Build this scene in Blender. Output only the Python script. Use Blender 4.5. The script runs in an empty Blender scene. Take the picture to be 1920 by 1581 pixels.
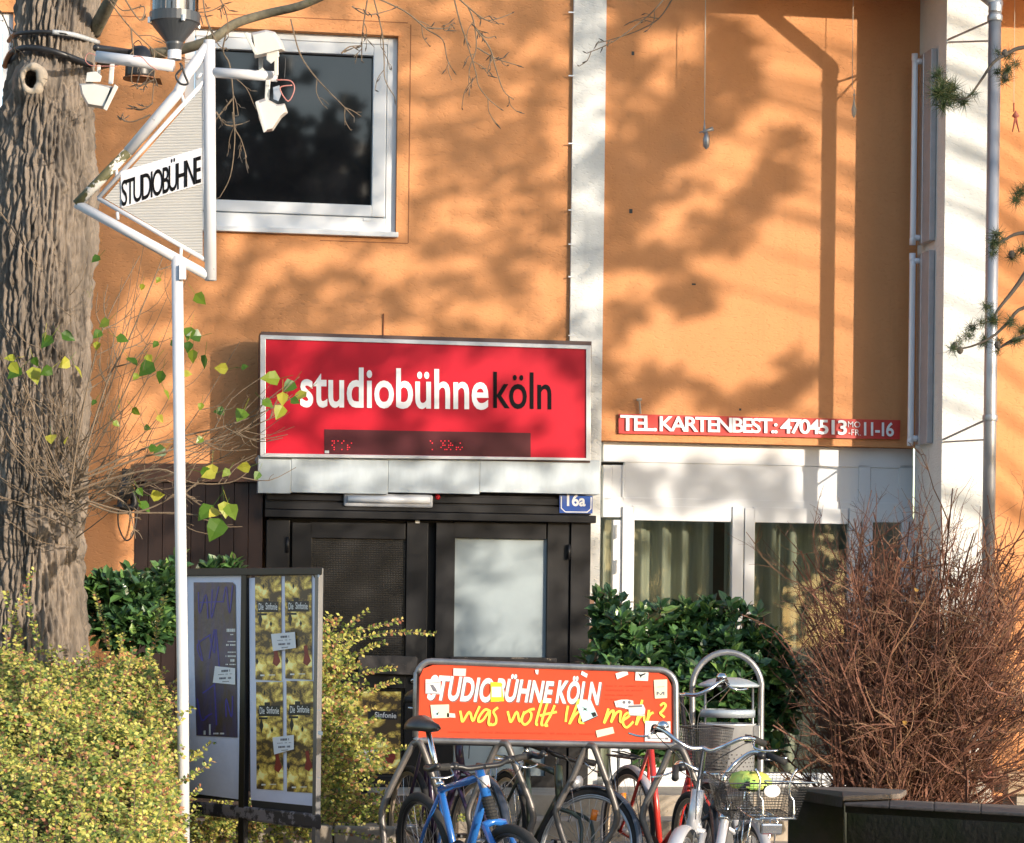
import bpy, math, random
import numpy as np
from mathutils import Matrix, Vector, noise
random.seed(7); rng = np.random.default_rng(7)
sc = bpy.context.scene
COL = sc.collection
R = math.radians
# ------------------------------------------------------------------ camera, sky, sun, exposure
F, CX, HY, ROLL = 5000.0, 960.0, 1190.0, 0.012
cam = bpy.data.cameras.new('camera'); camo = bpy.data.objects.new('camera', cam); COL.objects.link(camo)
cam.sensor_width = 36; cam.lens = F / 1920 * 36; cam.shift_y = (HY - 790.5) / 1920
cam.clip_start = .5; cam.clip_end = 2000
CAMZ = 1.6
camo.matrix_world = Matrix.Translation((0, 0, CAMZ)) @ Matrix.Rotation(-ROLL, 4, 'Y') @ Matrix.Rotation(R(90), 4, 'X')
# the lens shift is measured in the rolled frame, so the horizon stays at row HY in the middle column
sc.camera = camo
TH = math.atan(F / 31000.0); D0 = 20.0
UX = np.array([math.cos(TH), math.sin(TH), 0.]); NX = np.array([math.sin(TH), -math.cos(TH), 0.]); ZX = np.array([0, 0, 1.])
P0 = np.array([0, D0, 0.])
SU, SZ = .77, .24
S = NX + SU * UX + SZ * ZX; SH = math.hypot(S[0], S[1]); EL = math.atan2(S[2], SH); S = S / np.linalg.norm(S)
AZ = math.atan2(S[0], S[1])
w = bpy.data.worlds.new('World'); sc.world = w; w.use_nodes = True
nt = w.node_tree; bg = nt.nodes['Background']; sky = nt.nodes.new('ShaderNodeTexSky')
sky.sky_type = 'NISHITA'; sky.sun_disc = False; sky.sun_elevation = EL; sky.sun_rotation = AZ; sky.ozone_density = 1.3; sky.dust_density = .8; sky.air_density = 1.0
nt.links.new(sky.outputs[0], bg.inputs[0]); bg.inputs[1].default_value = 0.15
sl = bpy.data.lights.new('sun', 'SUN'); sl.energy = 2.35; sl.angle = R(.53); sl.color = (1, .88, .735)
so = bpy.data.objects.new('sun', sl); COL.objects.link(so)
so.rotation_euler = Vector(S).to_track_quat('Z', 'Y').to_euler(); so.location = (20, -10, 20)
vs = sc.view_settings; vs.view_transform = 'Standard'; vs.look = 'None'; vs.gamma = 1; vs.use_curve_mapping = False
vs.exposure = 1.46
# ------------------------------------------------------------------ helpers
def ray(px, py):
    a = px - CX; b = HY - py
    c, s = math.cos(ROLL), math.sin(ROLL)
    return np.array([(a * c - b * s) / F, 1.0, (a * s + b * c) / F])
def at(px, py, Y): return np.array([0, 0, CAMZ]) + ray(px, py) * Y
class Pl:
    def __init__(s, p, n): s.p = np.array(p, float); s.n = np.array(n, float) / np.linalg.norm(n)
    def at(s, px, py, off=0.):
        r = ray(px, py); o = np.array([0, 0, CAMZ]); q = s.p + s.n * off
        return o + r * (np.dot(q - o, s.n) / np.dot(r, s.n))
WALL = Pl(P0, NX)
def wp(u, d, z): return P0 + u * UX + d * NX + z * ZX
def wl(px, py, d=0.):
    q = WALL.at(px, py, d) - P0
    return float(q @ UX), float(q[2])
class MB:
    def __init__(s): s.v = []; s.f = []; s.n = 0
    def add(s, V, Fc):
        V = np.asarray(V, float).reshape(-1, 3)
        if isinstance(Fc, np.ndarray): s.f += (Fc + s.n).tolist()
        else: s.f += [[i + s.n for i in f] for f in Fc]
        s.v.append(V); s.n += len(V)
    def hexa(s, c):   # 8 corners: 4 back then 4 front, same order
        s.add(c, [(3, 2, 1, 0), (4, 5, 6, 7), (0, 1, 5, 4), (1, 2, 6, 5), (2, 3, 7, 6), (3, 0, 4, 7)])
    def box(s, lo, hi, M=None):
        x0, y0, z0 = lo; x1, y1, z1 = hi
        c = np.array([(x0, y1, z0), (x1, y1, z0), (x1, y1, z1), (x0, y1, z1), (x0, y0, z0), (x1, y0, z0), (x1, y0, z1), (x0, y0, z1)], float)
        if M is not None: c = c @ np.array(M)[:3, :3].T + np.array(M)[:3, 3]
        s.hexa(c)
    def wb(s, u0, u1, d0, d1, z0, z1):   # box in facade coordinates
        s.hexa([wp(u0, d0, z0), wp(u1, d0, z0), wp(u1, d0, z1), wp(u0, d0, z1), wp(u0, d1, z0), wp(u1, d1, z0), wp(u1, d1, z1), wp(u0, d1, z1)])
    def wx(s, x0, y0, x1, y1, d0, d1):   # facade box whose front face fills a rectangle of the picture
        ym = (y0 + y1) / 2; xm = (x0 + x1) / 2
        s.wb(wl(x0, ym, d1)[0], wl(x1, ym, d1)[0], d0, d1, wl(xm, y1, d1)[1], wl(xm, y0, d1)[1])
    def px(s, pl, pts, o0, o1):          # slab on a plane, outline given in picture points (clockwise)
        k = len(pts)
        V = [pl.at(x, y, o0) for x, y in pts] + [pl.at(x, y, o1) for x, y in pts]
        s.add(V, [list(range(k)), list(range(2 * k - 1, k - 1, -1))] + [(i, k + i, k + (i + 1) % k, (i + 1) % k) for i in range(k)])
    def tube(s, P, r, n=8, caps=True):
        P = np.asarray(P, float); k = len(P)
        r = np.full(k, r, float) if np.isscalar(r) else np.asarray(r, float)
        T = np.gradient(P, axis=0); T /= np.linalg.norm(T, axis=1)[:, None] + 1e-12
        a = np.cross(T[0], (0, 0, 1.)); 
        if np.linalg.norm(a) < .05: a = np.cross(T[0], (1., 0, 0))
        A = []
        for i in range(k):
            a = a - T[i] * (a @ T[i]); a /= np.linalg.norm(a) + 1e-12; A.append(a)
        A = np.array(A); B = np.cross(T, A)
        th = np.arange(n) * 2 * math.pi / n
        V = P[:, None] + r[:, None, None] * (np.cos(th)[None, :, None] * A[:, None] + np.sin(th)[None, :, None] * B[:, None])
        j = np.arange(n); jn = (j + 1) % n; i = np.arange(k - 1)[:, None] * n
        Fq = np.stack([i + j, i + jn, i + n + jn, i + n + j], -1).reshape(-1, 4)
        s.add(V, Fq)
        if caps and n > 3: s.f.append([s.n - k * n + q for q in range(n - 1, -1, -1)]); s.f.append([s.n - n + q for q in range(n)])
    def lathe(s, prof, c, ax=(0, 0, 1.), n=24, arc=None):   # prof: (radius, height)
        ax = np.array(ax, float); ax /= np.linalg.norm(ax)
        a = np.cross(ax, (0, 1., 0)); 
        if np.linalg.norm(a) < .1: a = np.cross(ax, (1., 0, 0))
        a /= np.linalg.norm(a); b = np.cross(ax, a); th = np.arange(n) * 2 * math.pi / n
        V = np.array([[np.array(c) + ax * h + r_ * (a * math.cos(t) + b * math.sin(t)) for t in th] for r_, h in prof])
        k = len(prof); j = np.arange(n); i = np.arange(k - 1)[:, None] * n; jn = (j + 1) % n
        s.add(V, np.stack([i + j, i + jn, i + n + jn, i + n + j], -1).reshape(-1, 4))
    def scatter(s, tv, tf, pos, Rm, sc_):
        tv = np.asarray(tv, float); tf = np.asarray(tf); N = len(pos)
        V = np.einsum('nij,kj->nki', Rm, tv) * np.asarray(sc_).reshape(N, 1, -1) + pos[:, None]
        Fq = tf[None] + (np.arange(N) * len(tv))[:, None, None]
        s.add(V.reshape(-1, 3), Fq.reshape(-1, tf.shape[1]))
INV = {}
def reg(o, M): INV[o.name] = np.array(M.inverted())
def thing(name, label, cat, loc=(0, 0, 0), rz=0, group=None, kind=None):
    o = bpy.data.objects.new(name, None); COL.objects.link(o); o.empty_display_size = .2
    o.location = loc; o.rotation_euler = (0, 0, rz)
    o['label'] = label; o['category'] = cat
    if group: o['group'] = group
    if kind: o['kind'] = kind
    reg(o, Matrix.Translation(loc) @ Matrix.Rotation(rz, 4, 'Z')); return o
def obj(name, mb, mat, parent=None, smooth=False, label=None, cat=None, group=None, kind=None, bevel=0):
    V = np.concatenate(mb.v)
    me = bpy.data.meshes.new(name)
    o = bpy.data.objects.new(name, me); COL.objects.link(o)
    if parent is not None:
        o.parent = parent; iv = INV[parent.name]; V = V @ iv[:3, :3].T + iv[:3, 3]; INV[o.name] = iv
    else:
        c = np.array([(V[:, 0].min() + V[:, 0].max()) / 2, (V[:, 1].min() + V[:, 1].max()) / 2, V[:, 2].min()])
        V = V - c; o.location = c; reg(o, Matrix.Translation(c))
    me.from_pydata(V.tolist(), [], mb.f); me.materials.append(mat)
    if smooth: me.polygons.foreach_set('use_smooth', [True] * len(me.polygons))
    if label: o['label'] = label
    if cat: o['category'] = cat
    if group: o['group'] = group
    if kind: o['kind'] = kind
    if bevel:
        m = o.modifiers.new('bevel', 'BEVEL'); m.width = bevel; m.segments = 2; m.limit_method = 'ANGLE'
    return o
def inst(o, parent, M):      # same mesh again under a parent, M = world matrix
    c = o.copy(); COL.objects.link(c); c.parent = parent
    c.matrix_local = Matrix(INV[parent.name].tolist()) @ M
    return c
def hx(h, k=1.0):
    c = [int(h[i:i + 2], 16) / 255 for i in (0, 2, 4)]
    return tuple((x / 12.92 if x <= .04045 else ((x + .055) / 1.055) ** 2.4) * k for x in c)
def M(name, col, rough=.6, metal=0., var=.0, vs_=4., bump=0., bs=60., col2=None, spec=.5, st=(1, 1, 1), bst=(1, 1, 1), alpha=None, coat=0., dirt=None, emit=None):
    m = bpy.data.materials.new(name); m.use_nodes = True; N = m.node_tree.nodes; L = m.node_tree.links
    b = N['Principled BSDF']; b.inputs['Roughness'].default_value = rough; b.inputs['Metallic'].default_value = metal
    b.inputs['Specular IOR Level'].default_value = spec; b.inputs['Coat Weight'].default_value = coat
    b.inputs['Base Color'].default_value = (*col, 1)
    tc = N.new('ShaderNodeTexCoord')
    def ns(scale, stt, det=5, rg=.6):
        mp = N.new('ShaderNodeMapping'); mp.inputs['Scale'].default_value = stt
        n = N.new('ShaderNodeTexNoise'); n.inputs['Scale'].default_value = scale; n.inputs['Detail'].default_value = det; n.inputs['Roughness'].default_value = rg
        L.new(tc.outputs['Object'], mp.inputs[0]); L.new(mp.outputs[0], n.inputs[0]); return n
    out = None
    if var or col2:
        n = ns(vs_, st); c2 = col2 or tuple(x * (1 - var) for x in col)
        rp = N.new('ShaderNodeValToRGB'); rp.color_ramp.elements[0].position = .35; rp.color_ramp.elements[1].position = .65
        rp.color_ramp.elements[0].color = (*c2, 1); rp.color_ramp.elements[1].color = (*col, 1)
        L.new(n.outputs[0], rp.inputs[0]); out = rp.outputs[0]
    if dirt:    # (colour, scale, threshold, stretch): worn or dirty patches with sharp edges
        n = ns(dirt[1], dirt[3] if len(dirt) > 3 else (1, 1, 1), 8, .7)
        rp = N.new('ShaderNodeValToRGB'); rp.color_ramp.elements[0].position = dirt[2]; rp.color_ramp.elements[1].position = dirt[2] + .03
        rp.color_ramp.elements[0].color = (0, 0, 0, 1); rp.color_ramp.elements[1].color = (1, 1, 1, 1)
        mx = N.new('ShaderNodeMix'); mx.data_type = 'RGBA'; L.new(n.outputs[0], rp.inputs[0]); L.new(rp.outputs[0], mx.inputs[0])
        if out: L.new(out, mx.inputs[6])
        else: mx.inputs[6].default_value = (*col, 1)
        mx.inputs[7].default_value = (*dirt[0], 1); out = mx.outputs[2]
    if out: L.new(out, b.inputs['Base Color'])
    if bump:
        n = ns(bs, bst, 4, .55); bp = N.new('ShaderNodeBump'); bp.inputs['Strength'].default_value = 1; bp.inputs['Distance'].default_value = bump
        L.new(n.outputs[0], bp.inputs['Height']); L.new(bp.outputs[0], b.inputs['Normal'])
    if emit: b.inputs['Emission Color'].default_value = (*emit[0], 1); b.inputs['Emission Strength'].default_value = emit[1]
    if alpha is not None: b.inputs['Alpha'].default_value = alpha
    return m
def leafmat(name, stops, rough=.45, trans=.35, spec=.4):    # each leaf (mesh island) takes its own colour
    m = bpy.data.materials.new(name); m.use_nodes = True; N = m.node_tree.nodes; L = m.node_tree.links
    b = N['Principled BSDF']; g = N.new('ShaderNodeNewGeometry'); oi = N.new('ShaderNodeObjectInfo'); ad = N.new('ShaderNodeMath'); ad.operation = 'ADD'
    fr = N.new('ShaderNodeMath'); fr.operation = 'FRACT'; L.new(g.outputs['Random Per Island'], ad.inputs[0]); L.new(oi.outputs['Random'], ad.inputs[1]); L.new(ad.outputs[0], fr.inputs[0])
    rp = N.new('ShaderNodeValToRGB'); e = rp.color_ramp.elements
    while len(e) < len(stops): e.new(.5)
    for i, (p, c) in enumerate(stops): e[i].position = p; e[i].color = (*c, 1)
    L.new(fr.outputs[0], rp.inputs[0]); L.new(rp.outputs[0], b.inputs['Base Color'])
    b.inputs['Roughness'].default_value = rough; b.inputs['Specular IOR Level'].default_value = spec
    tr = N.new('ShaderNodeBsdfTranslucent'); L.new(rp.outputs[0], tr.inputs[0]); mx = N.new('ShaderNodeMixShader'); mx.inputs[0].default_value = trans
    L.new(b.outputs[0], mx.inputs[1]); L.new(tr.outputs[0], mx.inputs[2]); L.new(mx.outputs[0], N['Material Output'].inputs[0])
    return m
def glassmat(name, tint=(.9, .92, .9), refl=1.0, rough=.02):   # a pane: fresnel reflection over a clear look through
    m = bpy.data.materials.new(name); m.use_nodes = True; N = m.node_tree.nodes; L = m.node_tree.links
    N.remove(N['Principled BSDF']); t = N.new('ShaderNodeBsdfTransparent'); t.inputs[0].default_value = (*tint, 1)
    g = N.new('ShaderNodeBsdfGlossy'); g.inputs['Roughness'].default_value = rough; f = N.new('ShaderNodeFresnel'); f.inputs[0].default_value = 1.5
    mu = N.new('ShaderNodeMath'); mu.operation = 'MULTIPLY'; mu.inputs[1].default_value = 1.6 * refl; L.new(f.outputs[0], mu.inputs[0])
    mx = N.new('ShaderNodeMixShader'); L.new(mu.outputs[0], mx.inputs[0]); L.new(t.outputs[0], mx.inputs[1]); L.new(g.outputs[0], mx.inputs[2]); L.new(mx.outputs[0], N['Material Output'].inputs[0])
    return m
def text_mb(s, quad, pl, off=.003, ext=.002, bold=0., mb=None, shear=0., spacing=1.0):
    """lettering filling a picture quad (TL, TR, BR, BL) on a plane"""
    cu = bpy.data.curves.new('t', 'FONT'); cu.body = s; cu.offset = bold; cu.extrude = .01; cu.shear = shear; cu.space_character = spacing; cu.resolution_u = 4
    o = bpy.data.objects.new('t', cu); COL.objects.link(o)
    dg = bpy.context.evaluated_depsgraph_get(); me = bpy.data.meshes.new_from_object(o.evaluated_get(dg))
    V = np.array([v.co[:] for v in me.vertices]); Fc = [list(p.vertices) for p in me.polygons]
    bpy.data.objects.remove(o); bpy.data.curves.remove(cu); bpy.data.meshes.remove(me)
    lo, hi = V.min(0), V.max(0); U = (V - lo) / (hi - lo + 1e-9)
    tl, tr, br, bl = [np.array(q, float) for q in quad]; out = []
    for (a, b, c) in U:
        p = (tl * (1 - a) + tr * a) * b + (bl * (1 - a) + br * a) * (1 - b)
        out.append(pl.at(p[0], p[1], off + c * ext))
    mb = mb or MB(); mb.add(out, Fc); return mb
def stroke(mb, pl, pts, wd, off=.004, ext=.001, smooth=True):   # flat brush line, width in picture pixels
    P = np.array(pts, float)
    if smooth and len(P) > 2:
        Q = []
        for i in range(len(P) - 1):
            p0 = P[max(i - 1, 0)]; p1 = P[i]; p2 = P[i + 1]; p3 = P[min(i + 2, len(P) - 1)]
            for t in np.linspace(0, 1, 5, endpoint=False):
                Q.append(.5 * ((2 * p1) + (-p0 + p2) * t + (2 * p0 - 5 * p1 + 4 * p2 - p3) * t * t + (-p0 + 3 * p1 - 3 * p2 + p3) * t ** 3))
        P = np.array(Q + [P[-1]])
    T = np.gradient(P, axis=0); T /= np.linalg.norm(T, axis=1)[:, None] + 1e-9; Nn = np.stack([-T[:, 1], T[:, 0]], 1) * wd / 2
    L_ = P + Nn; R_ = P - Nn; k = len(P)
    V = [pl.at(*p, off + ext + i * 6e-5) for i, p in enumerate(L_)] + [pl.at(*p, off + ext + i * 6e-5) for i, p in enumerate(R_)]
    mb.add(V, [(i, i + 1, k + i + 1, k + i) for i in range(k - 1)])
def spline(P, n=6):
    P = np.array(P, float); Q = []
    for i in range(len(P) - 1):
        p0 = P[max(i - 1, 0)]; p1 = P[i]; p2 = P[i + 1]; p3 = P[min(i + 2, len(P) - 1)]
        for t in np.linspace(0, 1, n, endpoint=False):
            Q.append(.5 * ((2 * p1) + (-p0 + p2) * t + (2 * p0 - 5 * p1 + 4 * p2 - p3) * t * t + (-p0 + 3 * p1 - 3 * p2 + p3) * t ** 3))
    return np.array(Q + [P[-1]])
def rots(N, up=None, tilt=1.0, r=rng):
    """random rotation matrices; z axis near 'up' within tilt"""
    z = r.normal(size=(N, 3)); z /= np.linalg.norm(z, axis=1)[:, None]
    if up is not None: z = z * tilt + np.asarray(up, float); z /= np.linalg.norm(z, axis=1)[:, None]
    a = r.normal(size=(N, 3)); x = np.cross(a, z); x /= np.linalg.norm(x, axis=1)[:, None]; y = np.cross(z, x)
    return np.stack([x, y, z], -1)
def rot_dir(D, up, jit=.3, r=rng):
    """y axis along D, z near up"""
    D = D / (np.linalg.norm(D, axis=1)[:, None] + 1e-9); z = np.asarray(up, float) + r.normal(size=D.shape) * jit
    x = np.cross(D, z); x /= np.linalg.norm(x, axis=1)[:, None] + 1e-9; z = np.cross(x, D)
    return np.stack([x, D, z], -1)
LEAF_V = [(0, 0, 0), (-.28, .3, .05), (.28, .3, .05), (0, .35, -.02), (-.24, .7, .04), (.24, .7, .04), (0, .7, -.02), (0, 1, -.06)]
LEAF_F = [(0, 3, 1), (0, 2, 3), (1, 3, 6), (1, 6, 4), (3, 2, 5), (3, 5, 6), (4, 6, 7), (6, 5, 7)]
SM_V = [(0, 0, 0), (-.33, .5, .06), (.33, .5, .06), (0, 1, 0)]
SM_F = [(0, 2, 1), (1, 2, 3)]
# ------------------------------------------------------------------ materials
def stucco(name, col, pit=True):
    m = M(name, col, rough=.95, var=.10, vs_=1.3, spec=.15)
    N = m.node_tree.nodes; L = m.node_tree.links; b = N['Principled BSDF']; tc = [n for n in N if n.type == 'TEX_COORD'][0]
    mp = N.new('ShaderNodeMapping'); mp.inputs['Rotation'].default_value = (0, .7, 0); mp.inputs['Scale'].default_value = (1, 1, 1.9); L.new(tc.outputs['Object'], mp.inputs[0])
    n1 = N.new('ShaderNodeTexNoise'); n1.inputs['Scale'].default_value = 32; n1.inputs['Detail'].default_value = 5; n1.inputs['Distortion'].default_value = .35; L.new(mp.outputs[0], n1.inputs[0])
    r1 = N.new('ShaderNodeValToRGB'); r1.color_ramp.elements[0].position = .33; r1.color_ramp.elements[1].position = .47; L.new(n1.outputs[0], r1.inputs[0])
    n2 = N.new('ShaderNodeTexNoise'); n2.inputs['Scale'].default_value = 130; n2.inputs['Detail'].default_value = 3; L.new(tc.outputs['Object'], n2.inputs[0])
    ad = N.new('ShaderNodeMath'); ad.operation = 'MULTIPLY_ADD'; ad.inputs[1].default_value = .25; L.new(n2.outputs[0], ad.inputs[0]); L.new(r1.outputs[0], ad.inputs[2])
    n3 = N.new('ShaderNodeTexNoise'); n3.inputs['Scale'].default_value = 3; L.new(tc.outputs['Object'], n3.inputs[0])
    a2 = N.new('ShaderNodeMath'); a2.operation = 'MULTIPLY_ADD'; a2.inputs[1].default_value = 2.; L.new(n3.outputs[0], a2.inputs[0]); L.new(ad.outputs[0], a2.inputs[2])
    bp = N.new('ShaderNodeBump'); bp.inputs['Distance'].default_value = .0032; bp.inputs['Strength'].default_value = .8; L.new(a2.outputs[0], bp.inputs['Height']); L.new(bp.outputs[0], b.inputs['Normal'])
    src = b.inputs['Base Color'].links[0].from_socket
    def over(src, scale, stt, p0, p1, colr, fac):
        q = N.new('ShaderNodeMapping'); q.inputs['Scale'].default_value = stt; L.new(tc.outputs['Object'], q.inputs[0])
        n = N.new('ShaderNodeTexNoise'); n.inputs['Scale'].default_value = scale; n.inputs['Detail'].default_value = 6; n.inputs['Roughness'].default_value = .65; L.new(q.outputs[0], n.inputs[0])
        r = N.new('ShaderNodeValToRGB'); r.color_ramp.elements[0].position = p0; r.color_ramp.elements[1].position = p1; r.color_ramp.elements[0].color = (0, 0, 0, 1); r.color_ramp.elements[1].color = (fac, fac, fac, 1); L.new(n.outputs[0], r.inputs[0])
        x = N.new('ShaderNodeMix'); x.data_type = 'RGBA'; L.new(r.outputs[0], x.inputs[0]); L.new(src, x.inputs[6]); x.inputs[7].default_value = (*colr, 1); return x.outputs[2]
    dk = tuple(v * .55 for v in col); lt = tuple(min(1, v * 1.12 + .03) for v in col)
    src = over(src, 2.2, (3, 3, .25), .55, .8, dk, .35)      # rain streaks
    src = over(src, 1.1, (1, 1, 1), .5, .75, lt, .5)         # faded patches
    src = over(src, 34, (1, 1, 1.8), .70, .73, dk, .75)      # pits
    L.new(src, b.inputs['Base Color'])
    return m
m_orange = stucco('orange_stucco', (.60, .275, .118))
m_cream = stucco('cream_render', (.66, .66, .63))
m_white = M('white_frame', (.66, .67, .68), rough=.35, var=.06, vs_=3)
m_whitep = M('white_paint', (.60, .60, .62), rough=.35, var=.08, vs_=8, bump=.0006, bs=30, dirt=((.10, .09, .08), 16, .685))
m_flood = M('floodlight_paint', (.56, .55, .51), rough=.4, var=.08, vs_=12)
m_black = M('black_door', (.007, .007, .009), rough=.42, var=.4, vs_=3, col2=(.014, .013, .013), spec=.3, bump=.0006, bs=20, bst=(1, 1, .3), dirt=((.07, .06, .05), 5, .69, (1, 1, .3)))
m_brown = M('brown_cladding', (.036, .017, .011), rough=.6, var=.4, vs_=2, bump=.001, bs=15, bst=(8, 8, .5))
m_brownf = M('brown_fascia', (.13, .06, .035), rough=.6, var=.25, vs_=4)
m_galv = M('galvanised_sheet', (.50, .56, .60), rough=.38, metal=.3, var=.25, vs_=5, st=(1, 1, .4), bump=.002, bs=3, dirt=((.42, .40, .38), 6, .68, (1, 1, .4)))
m_alu = M('aluminium', (.62, .62, .63), rough=.35, metal=.7, var=.12, vs_=9)
m_steel = M('galvanised_tube', (.33, .33, .335), rough=.42, metal=.75, var=.3, vs_=14, bump=.0004, bs=90)
m_dsteel = M('weathered_tube', (.17, .155, .145), rough=.45, metal=.55, var=.3, vs_=14)
m_chrome = M('chrome', (.75, .75, .75), rough=.18, metal=1., var=.15, vs_=30)
m_red = M('red_sign_face', (.47, .003, .018), rough=.35, spec=.3, var=.08, vs_=2, dirt=((.8, .25, .25), 9, .76))
m_redsign = M('red_strip', (.55, .03, .022), rough=.4, var=.15, vs_=4)
m_rack = M('orange_panel', (.66, .075, .03), rough=.32, var=.07, vs_=3, dirt=((.9, .4, .3), 25, .77))
m_text_w = M('white_lettering', (.8, .8, .8), rough=.5, var=.05, vs_=8)
m_text_k = M('black_lettering', (.006, .006, .007), rough=.75, spec=.08, var=.1, vs_=8)
m_text_y = M('yellow_lettering', (.85, .72, .10), rough=.4, var=.05, vs_=8)
m_text_r = M('red_lettering', (.45, .02, .01), rough=.5, var=.1, vs_=8)
m_blue = M('blue_enamel', (.03, .10, .42), rough=.25, var=.08, vs_=20, coat=.5)
m_rubber = M('black_rubber', (.022, .021, .02), rough=.75, var=.3, vs_=30, bump=.0008, bs=120)
m_plastic = M('black_plastic', (.02, .02, .022), rough=.4, var=.3, vs_=20)
m_stone = M('pale_stone', (.40, .34, .27), rough=.9, var=.3, vs_=5, bump=.003, bs=40, dirt=((.2, .17, .12), 8, .62))
m_conc = M('concrete', (.36, .32, .27), rough=.9, var=.3, vs_=6, bump=.002, bs=60)
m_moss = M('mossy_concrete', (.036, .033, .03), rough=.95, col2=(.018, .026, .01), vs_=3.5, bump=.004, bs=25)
m_cop = M('weathered_coping', (.19, .15, .12), rough=.85, var=.45, vs_=9, bump=.003, bs=40, st=(1, 3, 1))
m_soil = M('leaf_litter', (.09, .055, .03), rough=1, var=.6, vs_=20, bump=.02, bs=25)
m_ground = M('grey_paving', (.20, .20, .20), rough=.95, var=.3, vs_=8, bump=.003, bs=90)
m_paper = M('white_paper', (.60, .62, .72), rough=.7, var=.06, vs_=7, bump=.003, bs=9)
m_note = M('note_paper', (.75, .76, .8), rough=.7, var=.04)
m_print = M('grey_print', (.16, .16, .19), rough=.7, var=.1)
m_glass = glassmat('double_glazing', (.86, .88, .85), .7)
m_dkglass = M('dark_window_glass', (.012, .012, .014), rough=.03, spec=.6, var=.3, vs_=2)
m_curtain = M('curtain_cloth', (.40, .41, .34), rough=.9, var=.18, vs_=6, st=(6, 6, .3))
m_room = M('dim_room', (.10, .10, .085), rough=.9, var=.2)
m_frost = M('frosted_pane', (.29, .34, .36), rough=.45, var=.12, vs_=2.5, spec=.3)
m_clay = M('red_pipe_foot', (.33, .09, .06), rough=.6, var=.2, vs_=9)
m_pipe = M('zinc_pipe', (.40, .40, .41), rough=.4, metal=.6, var=.25, vs_=10, st=(1, 1, .3))
m_cord = M('pale_cord', (.5, .42, .33), rough=.8, var=.2)
m_twig = M('twig_bark', (.20, .145, .095), rough=.85, var=.35, vs_=25)
m_dtwig = M('dark_twig', (.085, .07, .055), rough=.85, var=.35, vs_=25)
m_branch = M('branch_bark', (.19, .165, .11), rough=.85, var=.4, vs_=22, bump=.003, bs=40, dirt=((.09, .10, .04), 12, .6))
# ------------------------------------------------------------------ ground
def gz(y): return float(np.interp(y, [-400, 12.3, 14.0, 400], [0, 0, .17, .17]))
mb = MB(); xs = [-400, -60, -12, -6, 0, 6, 12, 60, 400]; ys = [-400, -60, 0, 8, 12.3, 12.9, 13.4, 14, 16, 20, 60, 400]
mb.add([(x, y, gz(y)) for y in ys for x in xs], [(j * 9 + i, j * 9 + i + 1, (j + 1) * 9 + i + 1, (j + 1) * 9 + i) for j in range(len(ys) - 1) for i in range(8)])
obj('ground', mb, m_ground, kind='structure')
# ------------------------------------------------------------------ theatre building
BW = thing('theatre_building', 'orange rendered theatre building with cream pillars and a black entrance', 'building', tuple(P0), TH)
def hz(y, x=960, d=0): return wl(x, y, d)[1]
def hu(x, y=700, d=0): return wl(x, y, d)[0]
def wall_piece(name, u0, u1, z0, z1, holes, d=0., depth=.22, mat=m_orange):
    us = sorted({u0, u1, *[h[0] for h in holes], *[h[1] for h in holes]}); zs = sorted({z0, z1, *[h[2] for h in holes], *[h[3] for h in holes]})
    mb = MB()
    hole = lambda a, b: any(h[0] - 1e-6 < a < h[1] and h[2] - 1e-6 < b < h[3] for h in holes)
    for i in range(len(us) - 1):
        for j in range(len(zs) - 1):
            if hole((us[i] + us[i + 1]) / 2, (zs[j] + zs[j + 1]) / 2): continue
            mb.add([wp(us[i], d, zs[j]), wp(us[i + 1], d, zs[j]), wp(us[i + 1], d, zs[j + 1]), wp(us[i], d, zs[j + 1])], [(0, 1, 2, 3)])
    for a, b, c, e in holes + [(u0, u1, z0, z1)]:
        o = (a, b, c, e) == (u0, u1, z0, z1)
        q = [(a, c), (b, c), (b, e), (a, e)]
        for k in range(4):
            p, r = q[k], q[(k + 1) % 4]
            V = [wp(p[0], d, p[1]), wp(r[0], d, r[1]), wp(r[0], d - depth, r[1]), wp(p[0], d - depth, p[1])]
            mb.add(V, [(3, 2, 1, 0)] if o else [(0, 1, 2, 3)])
    return obj(name, mb, mat, BW)
ZT = 8.2; UC0, UC1 = hu(1071, 320), hu(1131, 400)
win = (hu(345, 240), hu(745, 240), hz(437, 560), hz(60, 560))
win2 = (hu(-420, 140), hu(24, 140), hz(435, -200), hz(22, 10))
wall_piece('wall', -9.0, UC0, -.3, ZT, [win, win2], 0., .14)
zb = hz(833, 1430)
UP0, UP1 = hu(1716, 600), hu(1850 - 52, 600)
wall_piece('wall', UC1, UP0 + .02, zb, ZT, [], 0., .25)
wall_piece('wall', UP1 - .1, 9., -.3, ZT, [], -.0, .25)
mb = MB(); mb.wb(UC0, UC1, -.25, .035, -.3, ZT); obj('column', mb, m_cream, BW)
mb = MB()
for y in (22, 141, 268, 393, 457, 518, 628): mb.wx(1066, y, 1078, y + 2.2, .036, .041)
obj('column_clips', mb, m_alu, BW, kind='stuff')
# pillar on the right, standing 0.65 m proud
u_fl = wl(1770, 500, .65)[0]; u_fr = wl(1848, 500, .65)[0]
mb = MB(); mb.wb(u_fl, u_fr, .0, .65, -.3, ZT); obj('pillar', mb, m_cream, BW)
UPL = u_fl
# roof eave above the picture
mb = MB(); mb.wb(hu(1331), 9.5, .0, 1.15, hz(-115, 1450, 1.15), hz(-170, 1450, 1.15)); obj('eave', mb, m_orange, BW)
mb = MB(); mb.wb(-9.2, 9.5, -6, .3, ZT, ZT + .25); obj('roof', mb, m_galv, BW)
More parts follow.
